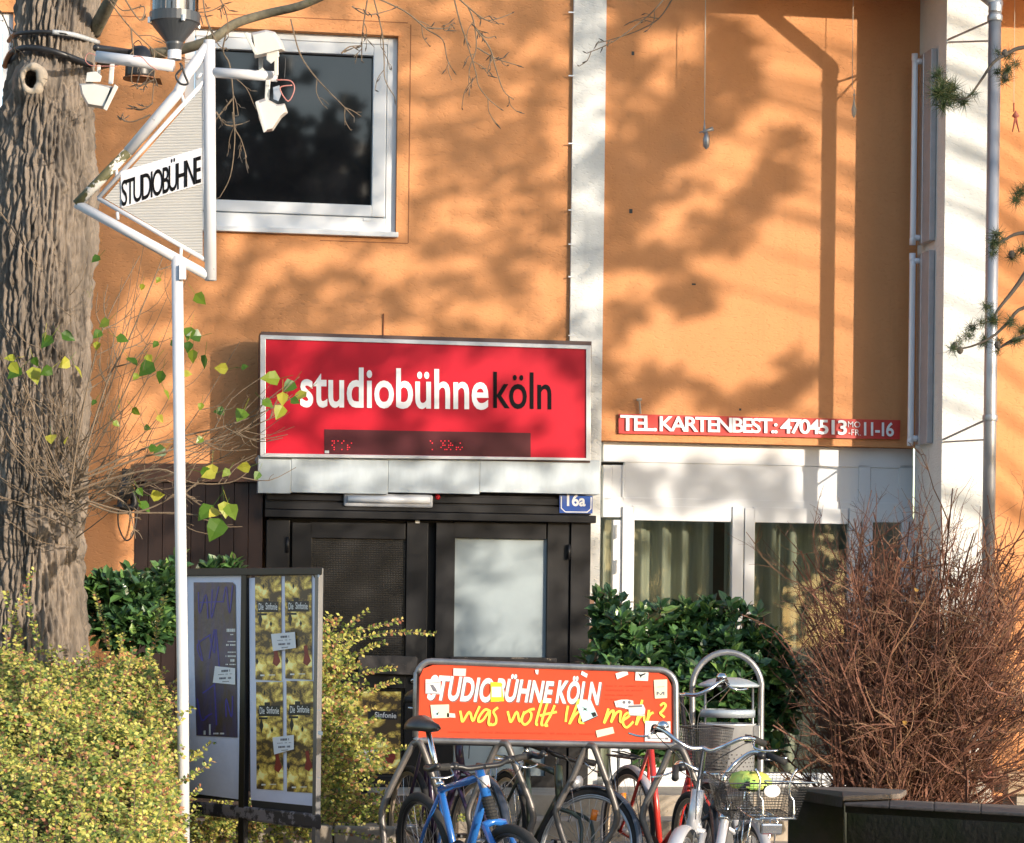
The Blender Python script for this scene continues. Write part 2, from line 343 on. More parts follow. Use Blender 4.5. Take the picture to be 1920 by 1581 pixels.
# grooves round the window
m_groove = M('groove_joint', (.25, .10, .045), rough=1, var=.1)
for (x0, y0, x1, y1) in ((767, 46, 768.7, 456), (200, 30.5, 300, 32), (420, 34, 765, 35.5), (600, 453, 765, 454.5)):
    mb = MB(); mb.wx(x0, y0, x1, y1, -.01, .0015); obj('render_groove', mb, m_groove, BW)
# window hood, sill, frames
def window(hole, px, label):
    x0, y0, x1, y1 = px; u0, u1, z0, z1 = hole
    fr = MB(); t = .075
    for a, b, c, e in ((u0, u0 + t, z0 + .03, z1), (u1 - t, u1, z0 + .03, z1), (u0 + t, u1 - t, z1 - t * .7, z1), (u0 + t, u1 - t, z0 + .03, z0 + .14)): fr.wb(a, b, -.13, -.045, c, e)
    w_ = obj('window', fr, m_white, BW, bevel=.004, label=label)
    sa = MB(); a0, a1, b0, b1 = u0 + t + .006, u1 - t - .006, z0 + .146, z1 - t * .7 - .006; s_ = .10
    for a, b, c, e in ((a0, a0 + s_, b0, b1), (a1 - s_, a1, b0, b1), (a0 + s_, a1 - s_, b0, b0 + .085), (a0 + s_, a1 - s_, b1 - .085, b1)): sa.wb(a, b, -.115, -.03, c, e)
    obj('sash', sa, m_white, w_, bevel=.006)
    g = MB(); g.wb(a0 + s_ - .004, a1 - s_ + .004, -.10, -.085, b0 + .08, b1 - .08); obj('pane', g, m_dkglass, w_)
    gk = MB(); gw = .008
    for a, b, c, e in ((a0 + s_, a0 + s_ + gw, b0 + .085, b1 - .085), (a1 - s_ - gw, a1 - s_, b0 + .085, b1 - .085), (a0 + s_ + gw, a1 - s_ - gw, b0 + .085, b0 + .085 + gw), (a0 + s_ + gw, a1 - s_ - gw, b1 - .085 - gw, b1 - .085)): gk.wb(a, b, -.085, -.078, c, e)
    obj('gasket', gk, m_plastic, w_)
    si = MB(); si.wb(u0 - .01, u1 + .012, -.045, .05, z0 - .012, z0 + .026); obj('sill', si, m_white, w_, bevel=.004)
    return w_
w1 = window(win, (345, 60, 745, 437), 'white framed window with dark reflecting pane in the upper wall')
mb = MB(); mb.wx(682, 409, 694, 414, -.045, -.035); obj('drain_cap', mb, m_white, w1)
window(win2, (-420, 22, 24, 435), 'window mostly cut off at the left of the tree trunk')
mb = MB(); mb.wb(win[0] - .02, win[1] + .004, .0, .022, win[3] + .002, win[3] + .035); obj('window_header', mb, m_orange, BW)
# ------------------------------------------------------------------ glazed front right of the column
GD = -.10
GF = obj('glazed_front', (lambda m: (m.wx(1131, 835, 1712, 872, GD - .08, GD), m)[1])(MB()), m_white, BW, bevel=.003)
def gl(name, rects, d0, d1, mat=m_white, bev=.003, parent=None):
    m = MB()
    for r in rects: m.wx(*r, d0, d1)
    return obj(name, m, mat, parent or GF, bevel=bev)
gl('transom_frame', [(1131, 938, 1712, 975, ), (1131, 872, 1147, 938), (1147 + 20, 872, 1171, 938), (1610, 872, 1632, 945), (1686, 872, 1712, 945)], GD - .08, GD)
gl('transom_panel', [(1147, 872, 1167, 938)], GD - .07, GD - .012)
gl('transom_panel', [(1171, 868, 1610, 942)], GD - .07, GD - .010)
gl('transom_panel', [(1632, 874, 1686, 944)], GD - .07, GD - .012)
gl('mullion', [(1147, 975, 1163, 1500)], GD - .08, GD + .0)
gl('door_frame', [(1165, 950, 1187, 1462), (1371, 950, 1392, 1462), (1187, 950, 1371, 977), (1187, 1440, 1371, 1462)], GD - .06, GD + .022)
gl('door_frame', [(1394, 953, 1413, 1462), (1590, 953, 1612, 1462), (1413, 953, 1590, 981), (1413, 1450, 1590, 1462)], GD - .06, GD + .022)
gl('mullion', [(1614, 975, 1634, 1462), (1688, 975, 1712, 1462)], GD - .08, GD)
gl('bottom_rail', [(1131, 1462, 1712, 1476)], GD - .1, .12, m_white)
def pane(x0, y0, x1, y1): gl('pane', [(x0, y0, x1, y1)], GD - .04, GD - .032, m_glass, 0)
for r in ((1131, 975, 1147, 1462), (1187, 977, 1371, 1440), (1413, 981, 1590, 1450), (1634, 975, 1688, 1462)): pane(*r)
for k, y in enumerate((978, 1044)):
    m = MB(); c0 = wl(1158, y, GD + .03); 
    for i in range(3): m.lathe([(.0, 0), (.017, 0), (.017, .032), (0, .032)], wp(c0[0], GD + .035, c0[1] - .035 * (i + 1) - .02 + .0), n=12)
    obj('hinge', m, m_white, GF, smooth=False)
m = MB()     # curtain: one wavy cloth behind the panes
us = np.linspace(hu(1128), hu(1712), 520); z0c, z1c = hz(1470), hz(960)
ph = np.cumsum(rng.uniform(.3, 1.7, 520)) * .17
dd = -.36 + .055 * np.sin(ph) + .03 * np.sin(ph * .37 + 1)
V = [wp(u_, d_, z) for z in (z0c, z1c) for u_, d_ in zip(us, dd)]
m.add(V, [(i, i + 1, 520 + i + 1, 520 + i) for i in range(519) if not (205 < i < 222)])
obj('curtain', m, m_curtain, smooth=True, label='pale green floor length curtain hanging behind the glass doors', cat='curtain')
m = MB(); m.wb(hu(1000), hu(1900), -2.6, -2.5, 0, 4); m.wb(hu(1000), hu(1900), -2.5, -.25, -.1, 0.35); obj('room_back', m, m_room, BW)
# ------------------------------------------------------------------ vestibule with the black double door
VD = .32
u0v, u1v = wl(497, 1100, VD)[0], wl(1106, 1100, VD)[0]
ztop = wl(800, 860, VD)[1]
m = MB(); m.wb(u0v + .03, u1v - .02, .0, VD - .12, -.2, ztop - .02); obj('vestibule_core', m, m_black, BW)
EN = MB(); EN.wx(497, 926, 1105, 975, VD - .1, VD - .012); EN.wx(497, 975, 540, 1500, VD - .1, VD); EN.wx(1068, 975, 1105, 1500, VD - .1, VD)
EN = obj('entrance_frame', EN, m_black, BW, bevel=.003)
for r, d in (((500, 930, 1104, 943), .012), ((497, 946, 1108, 960), .02), ((497, 961, 1118, 975), .055)):
    m = MB(); m.wx(*r, VD - .02, VD + d); obj('lintel_board', m, m_black, EN, bevel=.004)
def leafdoor(x0, x1, p0, p1, lab, lower, mat_up):
    m = MB(); d0, d1 = VD - .085, VD - .02
    m.wx(x0, 980, p0, 1495, d0, d1); m.wx(p1, 980, x1, 1495, d0, d1); m.wx(p0, 980, p1, 1010, d0, d1)
    m.wx(p0, 1232, p1, 1290, d0, d1); m.wx(p0, 1455, p1, 1495, d0, d1)
    o = obj('entrance_door', m, m_black, BW, bevel=.003, label=lab)
    g = MB(); g.wx(p0, 1010, p1, 1232, d0 + .01, d0 + .03); obj('door_pane', g, mat_up, o)
    g = MB(); g.wx(p0, 1290, p1, 1455, d0 + .01, d0 + .03); obj('door_pane', g, lower, o)
    return o
m_mesh = M('wired_dark_glass', (.03, .026, .024), rough=.25, spec=.4)
N = m_mesh.node_tree.nodes; L = m_mesh.node_tree.links; b = N['Principled BSDF']; tc = N.new('ShaderNodeTexCoord')
wv = N.new('ShaderNodeTexWave'); wv.bands_direction = 'Z'; wv.inputs['Scale'].default_value = 19; L.new(tc.outputs['Object'], wv.inputs[0])
wv2 = N.new('ShaderNodeTexWave'); wv2.bands_direction = 'X'; wv2.inputs['Scale'].default_value = 27; L.new(tc.outputs['Object'], wv2.inputs[0])
mm = N.new('ShaderNodeMath'); mm.operation = 'MAXIMUM'; L.new(wv.outputs['Fac'], mm.inputs[0]); L.new(wv2.outputs['Fac'], mm.inputs[1])
r = N.new('ShaderNodeValToRGB'); r.color_ramp.elements[0].color = (.006, .006, .006, 1); r.color_ramp.elements[1].color = (.012, .011, .011, 1); r.color_ramp.elements[0].position = .6; L.new(mm.outputs[0], r.inputs[0]); L.new(r.outputs[0], b.inputs['Base Color'])
bp = N.new('ShaderNodeBump'); bp.inputs['Distance'].default_value = .0007; L.new(mm.outputs[0], bp.inputs['Height']); L.new(bp.outputs[0], b.inputs['Normal'])
DL = leafdoor(545, 800, 582, 760, 'left leaf with dark wired glass and a poster in its lower pane', m_mesh, m_mesh)
DR = leafdoor(815, 1066, 851, 1024, 'right leaf with frosted pale panes', m_frost, m_frost)
for x, y in ((539, 1022), (1067, 1035)):
    m = MB(); c = wl(x, y, VD + .01); m.lathe([(0, 0), (.012, 0), (.012, .11), (0, .11)], wp(c[0], VD + .008, c[1] - .055), n=12); obj('hinge', m, m_black, EN, smooth=True)
m_worn = M('worn_rail_wood', (.05, .04, .035), rough=.6, col2=(.02, .018, .018), vs_=6, dirt=((.42, .33, .24), 5, .6, (1, 1, 3)), bump=.002, bs=20)
m = MB(); m.px(WALL, [(672, 1229), (779, 1231), (783, 1234), (781, 1266), (672, 1262)], VD - .03, VD + .045); obj('kick_rail', m, m_worn, DL, bevel=.003)
m = MB(); m.wx(846, 1233, 1044, 1241, VD - .03, VD + .03); obj('kick_rail', m, m_worn, DR, bevel=.003)
m = MB(); m.wx(779, 975.5, 787, 981, VD - .02, VD - .01); obj('door_sensor', m, m_white, DL)
m = MB(); c = wl(775, 1276, VD); m.lathe([(0, .0), (.022, 0), (.026, .02), (.015, .035), (0, .035)], wp(c[0], VD - .02, c[1]), ax=NX, n=20); obj('door_knob', m, m_chrome, DL, smooth=True)
# root poster in the left door
def rootmat(name, dark=1.):
    m = M(name, (.5, .36, .1), rough=.45)
    N = m.node_tree.nodes; L = m.node_tree.links; b = N['Principled BSDF']; tc = [n for n in N if n.type == 'TEX_COORD'][0]
    mp = N.new('ShaderNodeMapping'); mp.inputs['Scale'].default_value = (.62, .62, 1); L.new(tc.outputs['Object'], mp.inputs[0])
    ns = N.new('ShaderNodeTexNoise'); ns.inputs['Scale'].default_value = 9; L.new(mp.outputs[0], ns.inputs[0])
    mx = N.new('ShaderNodeMix'); mx.data_type = 'RGBA'; mx.inputs[0].default_value = .22; L.new(mp.outputs[0], mx.inputs[6]); L.new(ns.outputs[1], mx.inputs[7])
    vo = N.new('ShaderNodeTexVoronoi'); vo.feature = 'F1'; vo.inputs['Scale'].default_value = 13; L.new(mx.outputs[2], vo.inputs[0])
    n2 = N.new('ShaderNodeTexNoise'); n2.inputs['Scale'].default_value = 45; n2.inputs['Detail'].default_value = 6; n2.inputs['Distortion'].default_value = 2; L.new(mp.outputs[0], n2.inputs[0])
    ad = N.new('ShaderNodeMath'); ad.operation = 'MULTIPLY_ADD'; ad.inputs[1].default_value = .55; L.new(n2.outputs[0], ad.inputs[0]); L.new(vo.outputs['Distance'], ad.inputs[2])
    r = N.new('ShaderNodeValToRGB'); e = r.color_ramp.elements
    for p, c in ((.44, (.85, .72, .30)), (.62, (.62, .46, .09)), (.77, (.30, .19, .04)), (.93, (.045, .028, .012))):
        q = e.new(p); q.color = (*[x * dark for x in c], 1)
    e.remove(e[0]); e.remove(e[-1]); L.new(ad.outputs[0], r.inputs[0]); L.new(r.outputs[0], b.inputs['Base Color']); return m
m_root = rootmat('root_photo_print', 1.5)
m_peanut = M('red_nut_print', (.28, .03, .02), rough=.5, var=.4, vs_=40)
m_darkbox = M('dark_title_print', (.012, .012, .014), rough=.5, var=.1)
pd = Pl(P0 + NX * (VD - .05), NX)
m = MB(); m.px(pd, [(612, 1297), (752, 1297), (750, 1451), (612, 1449)], 0, .003)
PO = obj('poster', m, m_root, label='yellow root photo poster inside the lower pane of the left door', cat='poster')
m = MB(); m.px(pd, [(690, 1332), (745, 1334), (745, 1350), (690, 1348)], .003, .004); obj('title_box', m, m_darkbox, PO)
obj('lettering', text_mb('Sinfonie', [(703, 1335), (743, 1337), (743, 1347), (703, 1345)], pd, .0045, .0005, .012), m_text_w, PO)
m = MB(); m.px(pd, [(724, 1405), (738, 1407), (742, 1420), (736, 1432), (722, 1428), (724, 1416)], .003, .004); obj('nut_print', m, m_peanut, PO)
m = MB(); m.px(pd, [(665, 1406), (702, 1406), (702, 1429), (663, 1429)], .004, .005); obj('note', m, m_note, PO)
# left cheek of the vestibule (slanted), with its fascia
A = wl(493, 1000, VD - .02); Bq = wl(252, 1000, .0)
PA = wp(A[0] - .0, VD - .02, 0); PB = wp(Bq[0], .003, 0)
cd = PA - PB; cn = np.array([cd[1], -cd[0], 0.]); cn /= np.linalg.norm(cn)
ck = Pl(PB, cn)
zt_ = ck.at(480, 870)[2]; zl_ = ck.at(470, 904)[2]
nb = 9
PANEL = []
for i in range(nb):
    a, b_ = i / nb, (i + 1) / nb - .006; m = MB()
    q0, q1 = PB + cd * a, PB + cd * b_
    m.hexa([q0 - cn * .03 + ZX * -.2, q1 - cn * .03 + ZX * -.2, q1 - cn * .03 + ZX * zl_, q0 - cn * .03 + ZX * zl_, q0 + ZX * -.2, q1 + ZX * -.2, q1 + ZX * zl_, q0 + ZX * zl_])
    obj('cladding_board', m, m_brown, BW)
m = MB(); q0, q1 = PB - cd * .0, PA + cd * .0
m.hexa([q0 - cn * .3 + ZX * zl_, q1 - cn * .3 + ZX * zl_, q1 - cn * .3 + ZX * zt_, q0 - cn * .3 + ZX * zt_, q0 + cn * .03 + ZX * zl_, q1 + cn * .03 + ZX * zl_, q1 + cn * .03 + ZX * zt_, q0 + cn * .03 + ZX * zt_])
obj('fascia_board', m, m_brownf, BW)
m = MB(); q = q0 * .0
m.add([PB + ZX * (zt_ - .02), PA + ZX * (zt_ - .02), wp(A[0], 0, zt_ - .02)], [(0, 1, 2)]); obj('vestibule_roof', m, m_brownf, BW)
# metal fascia sheets
fx = [484, 546, 728, 900, 1125]
for i in range(4):
    m = MB(); m.wx(fx[i], 861, fx[i + 1] - .7, 925, VD - .2, VD + .08 + .002 * (i % 2)); obj('metal_sheet', m, m_galv, BW, bevel=.002)
m = MB(); u_a, u_b = wl(484, 890, VD + .08)[0], wl(1125, 890, VD + .08)[0]; zq = wl(800, 859, VD + .08)[1]
m.wb(u_a, u_b, .0, VD + .07, zq - .03, zq - .005); obj('sheet_top', m, m_galv, BW)
# ------------------------------------------------------------------ red sign box
SD = .43
sp = Pl(P0 + NX * SD, NX)
RS = thing('illuminated_sign', 'long red box sign with white studiobühne and black köln lettering over the door', 'sign', tuple(wp(wl(800, 858, SD)[0], SD - .2, wl(800, 858, SD)[1])), TH)
m = MB(); m.wx(488, 631, 1108, 861, SD - .30, SD - .015); obj('housing', m, M('brown_housing', (.10, .055, .045), rough=.5, var=.2), RS)
fq = [(488, 628.5), (1108, 648), (1108, 863), (488, 857)]
ou = [(488, 628), (1108, 648), (1107, 864), (488, 857)]; inn = [(498, 636), (1099, 655), (1099, 859), (498, 850)]
m = MB()
for i in range(4):
    j = (i + 1) % 4; m.px(sp, [ou[i], ou[j], inn[j], inn[i]], -.03, .012)
obj('frame', m, m_alu, RS, bevel=.002)
m = MB(); m.px(sp, inn, -.02, .0); obj('face', m, m_red, RS)
obj('lettering', text_mb('studiobühne', [(563, 687), (916, 694), (916, 769), (563, 764)], sp, .001, .003, .018), m_text_w, RS)
obj('lettering', text_mb('köln', [(925, 697), (1034, 699), (1034, 769), (925, 766)], sp, .001, .003, .008), m_text_k, RS)
m = MB(); m.px(sp, [(608, 805), (995, 812), (995, 857), (608, 851)], -.004, .003); LE = obj('ticker_display', m, M('smoked_acrylic', (.085, .02, .025), rough=.2, var=.1), RS)
m = MB(); m_led = M('led_red', (.6, .01, .02), rough=.3, emit=((1, .02, .05), .35))
rr = random.Random(3)
for x0, x1 in ((622, 636), (640, 664), (806, 812), (826, 868)):
    x = x0
    while x < x1:
        for y in range(826, 843, 4):
            if rr.random() < .38: m.px(sp, [(x, y), (x + 2, y), (x + 2, y + 2), (x, y + 2)], .003, .0045)
        x += 3.6
obj('led_dots', m, m_led, RS, kind='stuff')
m = MB(); m.px(sp, [(609, 845), (617, 845), (617, 850), (609, 850)], .003, .005); obj('label_plate', m, m_alu, RS)
# dead leaves lying on the sheet
for k, (x, y) in enumerate(((563, 858), (618, 859), (832, 857))):
    m = MB(); c = wp(wl(x, y, VD + .06)[0], VD + .075, zq + .01); m.scatter(LEAF_V, LEAF_F, np.array([c]), rots(1, (0, -.6, 1), .3), [.055]); obj('dead_leaf', m, m_twig, label='small brown dead leaf under the red sign, ' + ('leftmost of three', 'second from the left', 'right of the middle')[k], cat='leaf', group='dead leaves on the metal ledge')
# tube light, red lamp, house number
TL = thing('tube_light', 'long grey tube light fixture under the metal fascia', 'light', tuple(wp(wl(728, 950, VD)[0], VD, wl(728, 950, VD)[1])), TH)
m = MB(); m.wx(645, 926, 812, 951, VD, VD + .05); obj('housing', m, M('lamp_housing', (.36, .38, .42), rough=.4, var=.1), TL, bevel=.015)
m = MB(); c0 = wl(652, 936, VD + .06); c1 = wl(806, 938, VD + .06)
m.tube([wp(c0[0], VD + .055, c0[1]), wp(c1[0], VD + .055, c1[1])], .027, 16); obj('diffuser', m, M('acrylic_cover', (.58, .6, .63), rough=.2, var=.08), TL, smooth=True)
m = MB(); c = wl(821, 932, VD + .02); m.lathe([(0, .03), (.012, .028), (.02, .015), (.022, 0)], wp(c[0], VD + .0, c[1]), ax=NX, n=20)
obj('signal_lamp', m, M('red_lens', (.6, .02, .03), rough=.25), label='small round red lamp beside the tube light', cat='lamp', smooth=True)
hp = Pl(P0 + NX * (VD + .03), NX)
HN = thing('house_number', 'blue enamel house number plate reading 16a', 'house number', tuple(hp.at(1080, 962)), TH)
m = MB(); m.px(hp, [(1049, 929), (1111, 930), (1111, 963), (1049, 962)], -.02, .0); obj('plate', m, m_blue, HN)
m = MB()
for pts in ([(1052.5, 931), (1052.5, 953), (1060, 960), (1101, 960.5), (1108, 954), (1108.5, 932)],): stroke(m, hp, pts, 2.2, .001, .001, smooth=False)
obj('plate_border', m, m_text_w, HN)
obj('lettering', text_mb('16a', [(1063, 926), (1098, 927), (1098, 950), (1063, 949)], hp, .001, .001, .03), m_text_w, HN)
m = MB(); m.wx(1104, 1118, 1114, 1212, VD - .2, VD - .02); NB = obj('notice_box', m, M('rusty_wood', (.28, .15, .09), rough=.7, var=.4, vs_=9), label='narrow brown notice box at the right edge of the entrance', cat='notice box')
m = MB(); m.wx(1104.5, 1136, 1110, 1172, VD - .02, VD - .012); obj('sticker', m, m_note, NB)
# telephone strip
tp = Pl(P0 + NX * .025, NX)
TS = thing('phone_sign', 'narrow red sign strip with white box office phone number', 'sign', tuple(tp.at(1425, 822)), TH)
m = MB(); m.px(tp, [(1160, 776), (1688, 788), (1687, 824), (1160, 813)], -.02, .0); obj('board', m, m_redsign, TS)
m = MB()
for s_, x0, y0, x1, y1, y2, y3 in (('TEL.', 1163, 778, 1232, 780, 809, 808), ('KARTENBEST.:', 1237, 780, 1458, 785, 813, 809), ('4704513', 1463, 785, 1588, 788, 816, 813), ('11-16', 1620, 791, 1676, 792, 819, 817)):
    text_mb(s_, [(x0, y0), (x1, y1), (x1, y2), (x0, y3)], tp, .002, .012, .02, mb=m, spacing=.82)
text_mb('MO', [(1590, 790), (1613, 791), (1613, 802), (1590, 801)], tp, .002, .006, -.005, mb=m); text_mb('-FR.', [(1591, 805), (1614, 806), (1614, 817), (1591, 816)], tp, .002, .006, -.005, mb=m)
obj('lettering', m, m_text_w, TS)
m = MB(); a = tp.at(1199, 752); bq = tp.at(1201, 776); m.tube([a, bq], .008, 8); m.tube([tp.at(1194, 750), tp.at(1203, 749)], .01, 8); obj('bracket', m, m_cord, TS)
# ------------------------------------------------------------------ marks and hooks in the render
for k, (x, y, w_, h_, lb) in enumerate(((1187, 100, 5, 7, 'high on the orange wall'), (1183, 396, 6, 8, 'beside the cream column'), (1301, 533, 7, 3, 'amid the orange wall'), (1388, 768, 4, 4, 'above the phone sign'))):
    m = MB(); m.wx(x - w_ / 2, y - h_ / 2, x + w_ / 2, y + h_ / 2, -.01, .006); obj('wall_plug', m, m_plastic, BW, label='small dark fixing hole ' + lb)
m = MB(); m.wx(718, 588, 720, 634, -.01, .01); obj('rusty_hanger', m, M('rust', (.2, .07, .03), rough=.9), BW)
# ------------------------------------------------------------------ hanging strings with ornaments
def hang(px, ytop, yend, d, kind, label):
    a = WALL.at(px, -130, d); b = WALL.at(px - 3, yend - 55, d)
    r = thing('hanging_ornament', label, 'ornament', tuple(WALL.at(px, yend, d)), TH, 'ornaments hanging on strings from the eave')
    m = MB(); m.tube([a, b], .0028 if kind != 'bird' else .004, 6); obj('string', m, m_cord, r)
    m = MB(); e = WALL.at(px, yend, d); h = b[2] - e[2]
    if kind == 'bird':
        m.tube([b, b - ZX * h * .45], [.004, .012], 8); m.lathe([(0, 0), (.022, h * .1), (.026, h * .35), (.012, h * .6), (0, h * .62)], e, n=12)
        m.tube([e + ZX * h * .62 + UX * -.055 + ZX * -.01, e + ZX * h * .66 + UX * .05 + ZX * .015], [.004, .018], 8)
    elif kind == 'drop':
        m.lathe([(0, 0), (.016, h * .12), (.02, h * .3), (.009, h * .5), (.004, h * .75), (.012, h * .8), (.004, h * .86), (.003, h)], e, n=12)
    else:
        m.tube([b, b - ZX * h * .3], .006, 6); m.lathe([(0, h * .45), (.03, h * .55), (.0, h * .75)], e, n=10)
        m.tube([e + ZX * h * .5, e - UX * .025], [.01, .004], 6); m.tube([e + ZX * h * .5, e + UX * .03], [.01, .004], 6)
    obj('pendant', m, {'bird': m_pipe, 'drop': m_cord, 'star': m_clay}[kind], r, smooth=True)
hang(1324, 0, 281, .22, 'bird', 'grey bird shaped ornament on a string before the middle wall')
hang(1601, 0, 222, .20, 'drop', 'pale drop shaped ornament on a cord beside the pillar shade')
hang(1904, 0, 248, .25, 'star', 'small reddish ornament hanging before the wall at the far right')
# neon tubes on the shaded side of the pillar
for k, (y0, y1, lb) in enumerate(((92, 452, 'upper'), (470, 832, 'lower'))):
    r = thing('neon_tube', f'{lb} of two vertical neon tube fittings on the shaded pillar side', 'neon tube', tuple(wp(UPL - .05, .35, wl(1740, y1, .35)[1])), TH, 'neon tube fittings on the pillar')
    z1_, z0_ = wl(1740, y0, .4)[1], wl(1740, y1, .4)[1]
    m = MB(); m.wb(UPL - .05, UPL - .002, .26, .44, z0_, z1_); obj('housing', m, M('tube_housing', (.42, .41, .42), rough=.4, metal=.3, var=.15, vs_=9), r, bevel=.006)
    m = MB(); uu = UPL - .10; P_ = [wp(UPL - .05, .2, z1_ - .05), wp(uu, .2, z1_ - .06), wp(uu, .2, z1_ - .09), wp(uu, .2, z0_ + .09), wp(uu, .2, z0_ + .06), wp(UPL - .05, .2, z0_ + .05)]
    m.tube(spline(P_, 4), .024, 12); obj('glass_tube', m, M('white_tube_glass', (.72, .72, .76), rough=.12, var=.05, spec=.8), r, smooth=True)
    m = MB(); m.wb(UPL - .05, UPL - .002, .15, .25, z0_, z1_); obj('backplate', m, m_alu, r, bevel=.004)
# downpipe in front of the pillar
DP = thing('downpipe', 'grey zinc rain downpipe with red foot standing before the cream pillar', 'downpipe', tuple(at(1857, 1500, 19.0)), TH)
PD = 1.17
cu_ = wl(1857, 8, PD); cu2 = wl(1857, 1440, PD); ub = (cu_[0] + cu2[0]) / 2
ub0, ub1 = cu_[0], cu2[0]
m = MB(); zel = cu_[1]
m.tube([wp(ub, PD, cu2[1] - .02), wp(ub, PD, zel - .05)], .047, 20); obj('pipe', m, m_pipe, DP, smooth=True)
m = MB(); m.tube(spline([wp(ub, PD, zel - .06), wp(ub, PD, zel), wp(ub - .04, PD - .02, zel + .05), wp(ub - .58, PD - .05, zel + .44), wp(ub - .62, PD - .05, zel + .5)], 4), .05, 16); obj('elbow', m, m_pipe, DP, smooth=True)
for y in (40, 790):
    m = MB(); z_ = wl(1857, y, PD)[1]; m.lathe([(.053, 0), (.056, .01), (.056, .035), (.053, .045)], wp(ub, PD, z_), n=20); obj('clamp', m, m_pipe, DP, smooth=True)
    a = wp(UPL + .01, .66, wl(1770, y + 34, .66)[1]); m = MB(); m.tube([a, wp(ub, PD - .05, z_ + .02)], .009, 8); m.tube([a + ZX * -.02, wp(ub, PD - .05, z_ - .13)], .007, 8); obj('brace', m, m_pipe, DP)
m = MB(); zf = wl(1857, 1436, PD)[1]; zg = wl(1857, 1512, PD)[1] - .35
m.tube([wp(ub, PD, zg), wp(ub, PD, zf)], .054, 20); m.lathe([(.054, 0), (.06, .005), (.06, .03), (.054, .035)], wp(ub, PD, zf - .03), n=20); obj('pipe_foot', m, m_clay, DP, smooth=True)
m = MB(); m.wx(1869, 1498, 1906, 1508, .5, 1.0); m.wx(1640, 1500, 1916, 1600, .1, .98); 
obj('plinth', m, M('red_plinth', (.35, .13, .08), rough=.8, var=.3, vs_=5), BW)
BB = thing('bench', 'end of a pale wooden bench cut off at the right edge', 'bench', tuple(at(1915, 1510, 18)), TH)
m = MB(); m.wx(1890, 1452, 2050, 1490, .95, 1.4); obj('seat', m, M('pale_wood', (.36, .25, .15), rough=.7, var=.3, vs_=8, st=(.5, 4, 8)), BB, bevel=.006)
m = MB(); m.wx(1906, 1490, 1935, 1600, 1.0, 1.3); obj('leg', m, m_conc, BB)
# black drain and cables beside the cheek
m = MB(); cz = [wp(wl(x, y, .12)[0], .12, wl(x, y, .12)[1]) for x, y in ((240, 880), (237, 905), (232, 930), (226, 952))]
m.tube(spline(cz, 4), [.045] * 5 + [.055] * 4 + [.035] * 3 + [.06], 14)
m.tube(spline([wp(wl(x, y, .08)[0], .08, wl(x, y, .08)[1]) for x, y in ((232, 910), (248, 925), (250, 950), (224, 952))], 4), .03, 10)
DS = obj('wall_spotlight', m, m_plastic, smooth=True, label='black spotlight with cable loop on the shaded wall behind the tree', cat='spotlight')
m = MB(); m.tube(spline([wp(wl(x, y, .06)[0], .06, wl(x, y, .06)[1]) for x, y in ((222, 955), (222, 985), (234, 1012), (246, 1008), (254, 985), (262, 930), (275, 900))], 6), .006, 6)
m.tube(spline([wp(wl(x, y, .05)[0], .05, wl(x, y, .05)[1]) for x, y in ((160, 938), (185, 940), (215, 930), (262, 890), (300, 880), (340, 884))], 6), .006, 6)
obj('cable', m, m_plastic, DS, smooth=True)
# ------------------------------------------------------------------ steps and door step
ST = thing('entrance_steps', 'pale stone steps below the black entrance door', 'steps', (.1, 17.2, .17), TH)
for k, (d0, d1, z0, z1) in enumerate(((.0, 1.15, -.1, .47), (1.15, 1.65, -.1, .32), (1.65, 2.15, -.1, .18))):
    nblk = 4; ua, ub_ = hu(690), hu(1520)
    for i in range(nblk):
        m = MB(); m.wb(ua + (ub_ - ua) * i / nblk, ua + (ub_ - ua) * (i + 1) / nblk - .008, d0, d1, z0, z1); obj('step_block', m, m_stone, ST, bevel=.006)
m = MB(); m.wx(690, 1496, 1110, 1512, VD - .05, VD + .03); obj('door_sill', m, m_conc, BW)
# ------------------------------------------------------------------ poplar trunk with deep bark
TD = 16.2
bark = M('poplar_bark', (.235, .19, .15), rough=.95, col2=(.10, .082, .066), vs_=9, st=(1, 1, .25), bump=.010, bs=34, bst=(1, 1, .22), dirt=((.11, .11, .06), 5, .66))
def trunk_lr(y):   # picture columns of the trunk's two edges at a picture row
    ys = [-260, 0, 60, 150, 230, 300, 380, 480, 560, 700, 850, 960, 1060, 1140, 1230, 1330]
    l = [45, 30, 24, 12, -6, -12, -20, -26, -28, -30, -32, -32, -30, -32, -34, -40]
    r = [180, 190, 184, 178, 178, 182, 190, 184, 176, 172, 168, 163, 160, 160, 162, 166]
    return np.interp(y, ys, l), np.interp(y, ys, r)
PT = thing('poplar_tree', 'thick old poplar trunk with furrowed bark, round knothole and leafy shoots', 'tree', tuple(at(70, 1330, TD)), 0)
nr, nz_ = 340, 760
rows = np.linspace(1340, -260, nz_)
holes_ = [(at(76, 168, TD), .115, .05, True), (at(85, 992, TD), .06, .02, False)]
Vt = np.zeros((nz_, nr, 3)); th = np.linspace(0, 2 * math.pi, nr, endpoint=False)
cold = np.zeros((nz_, nr))
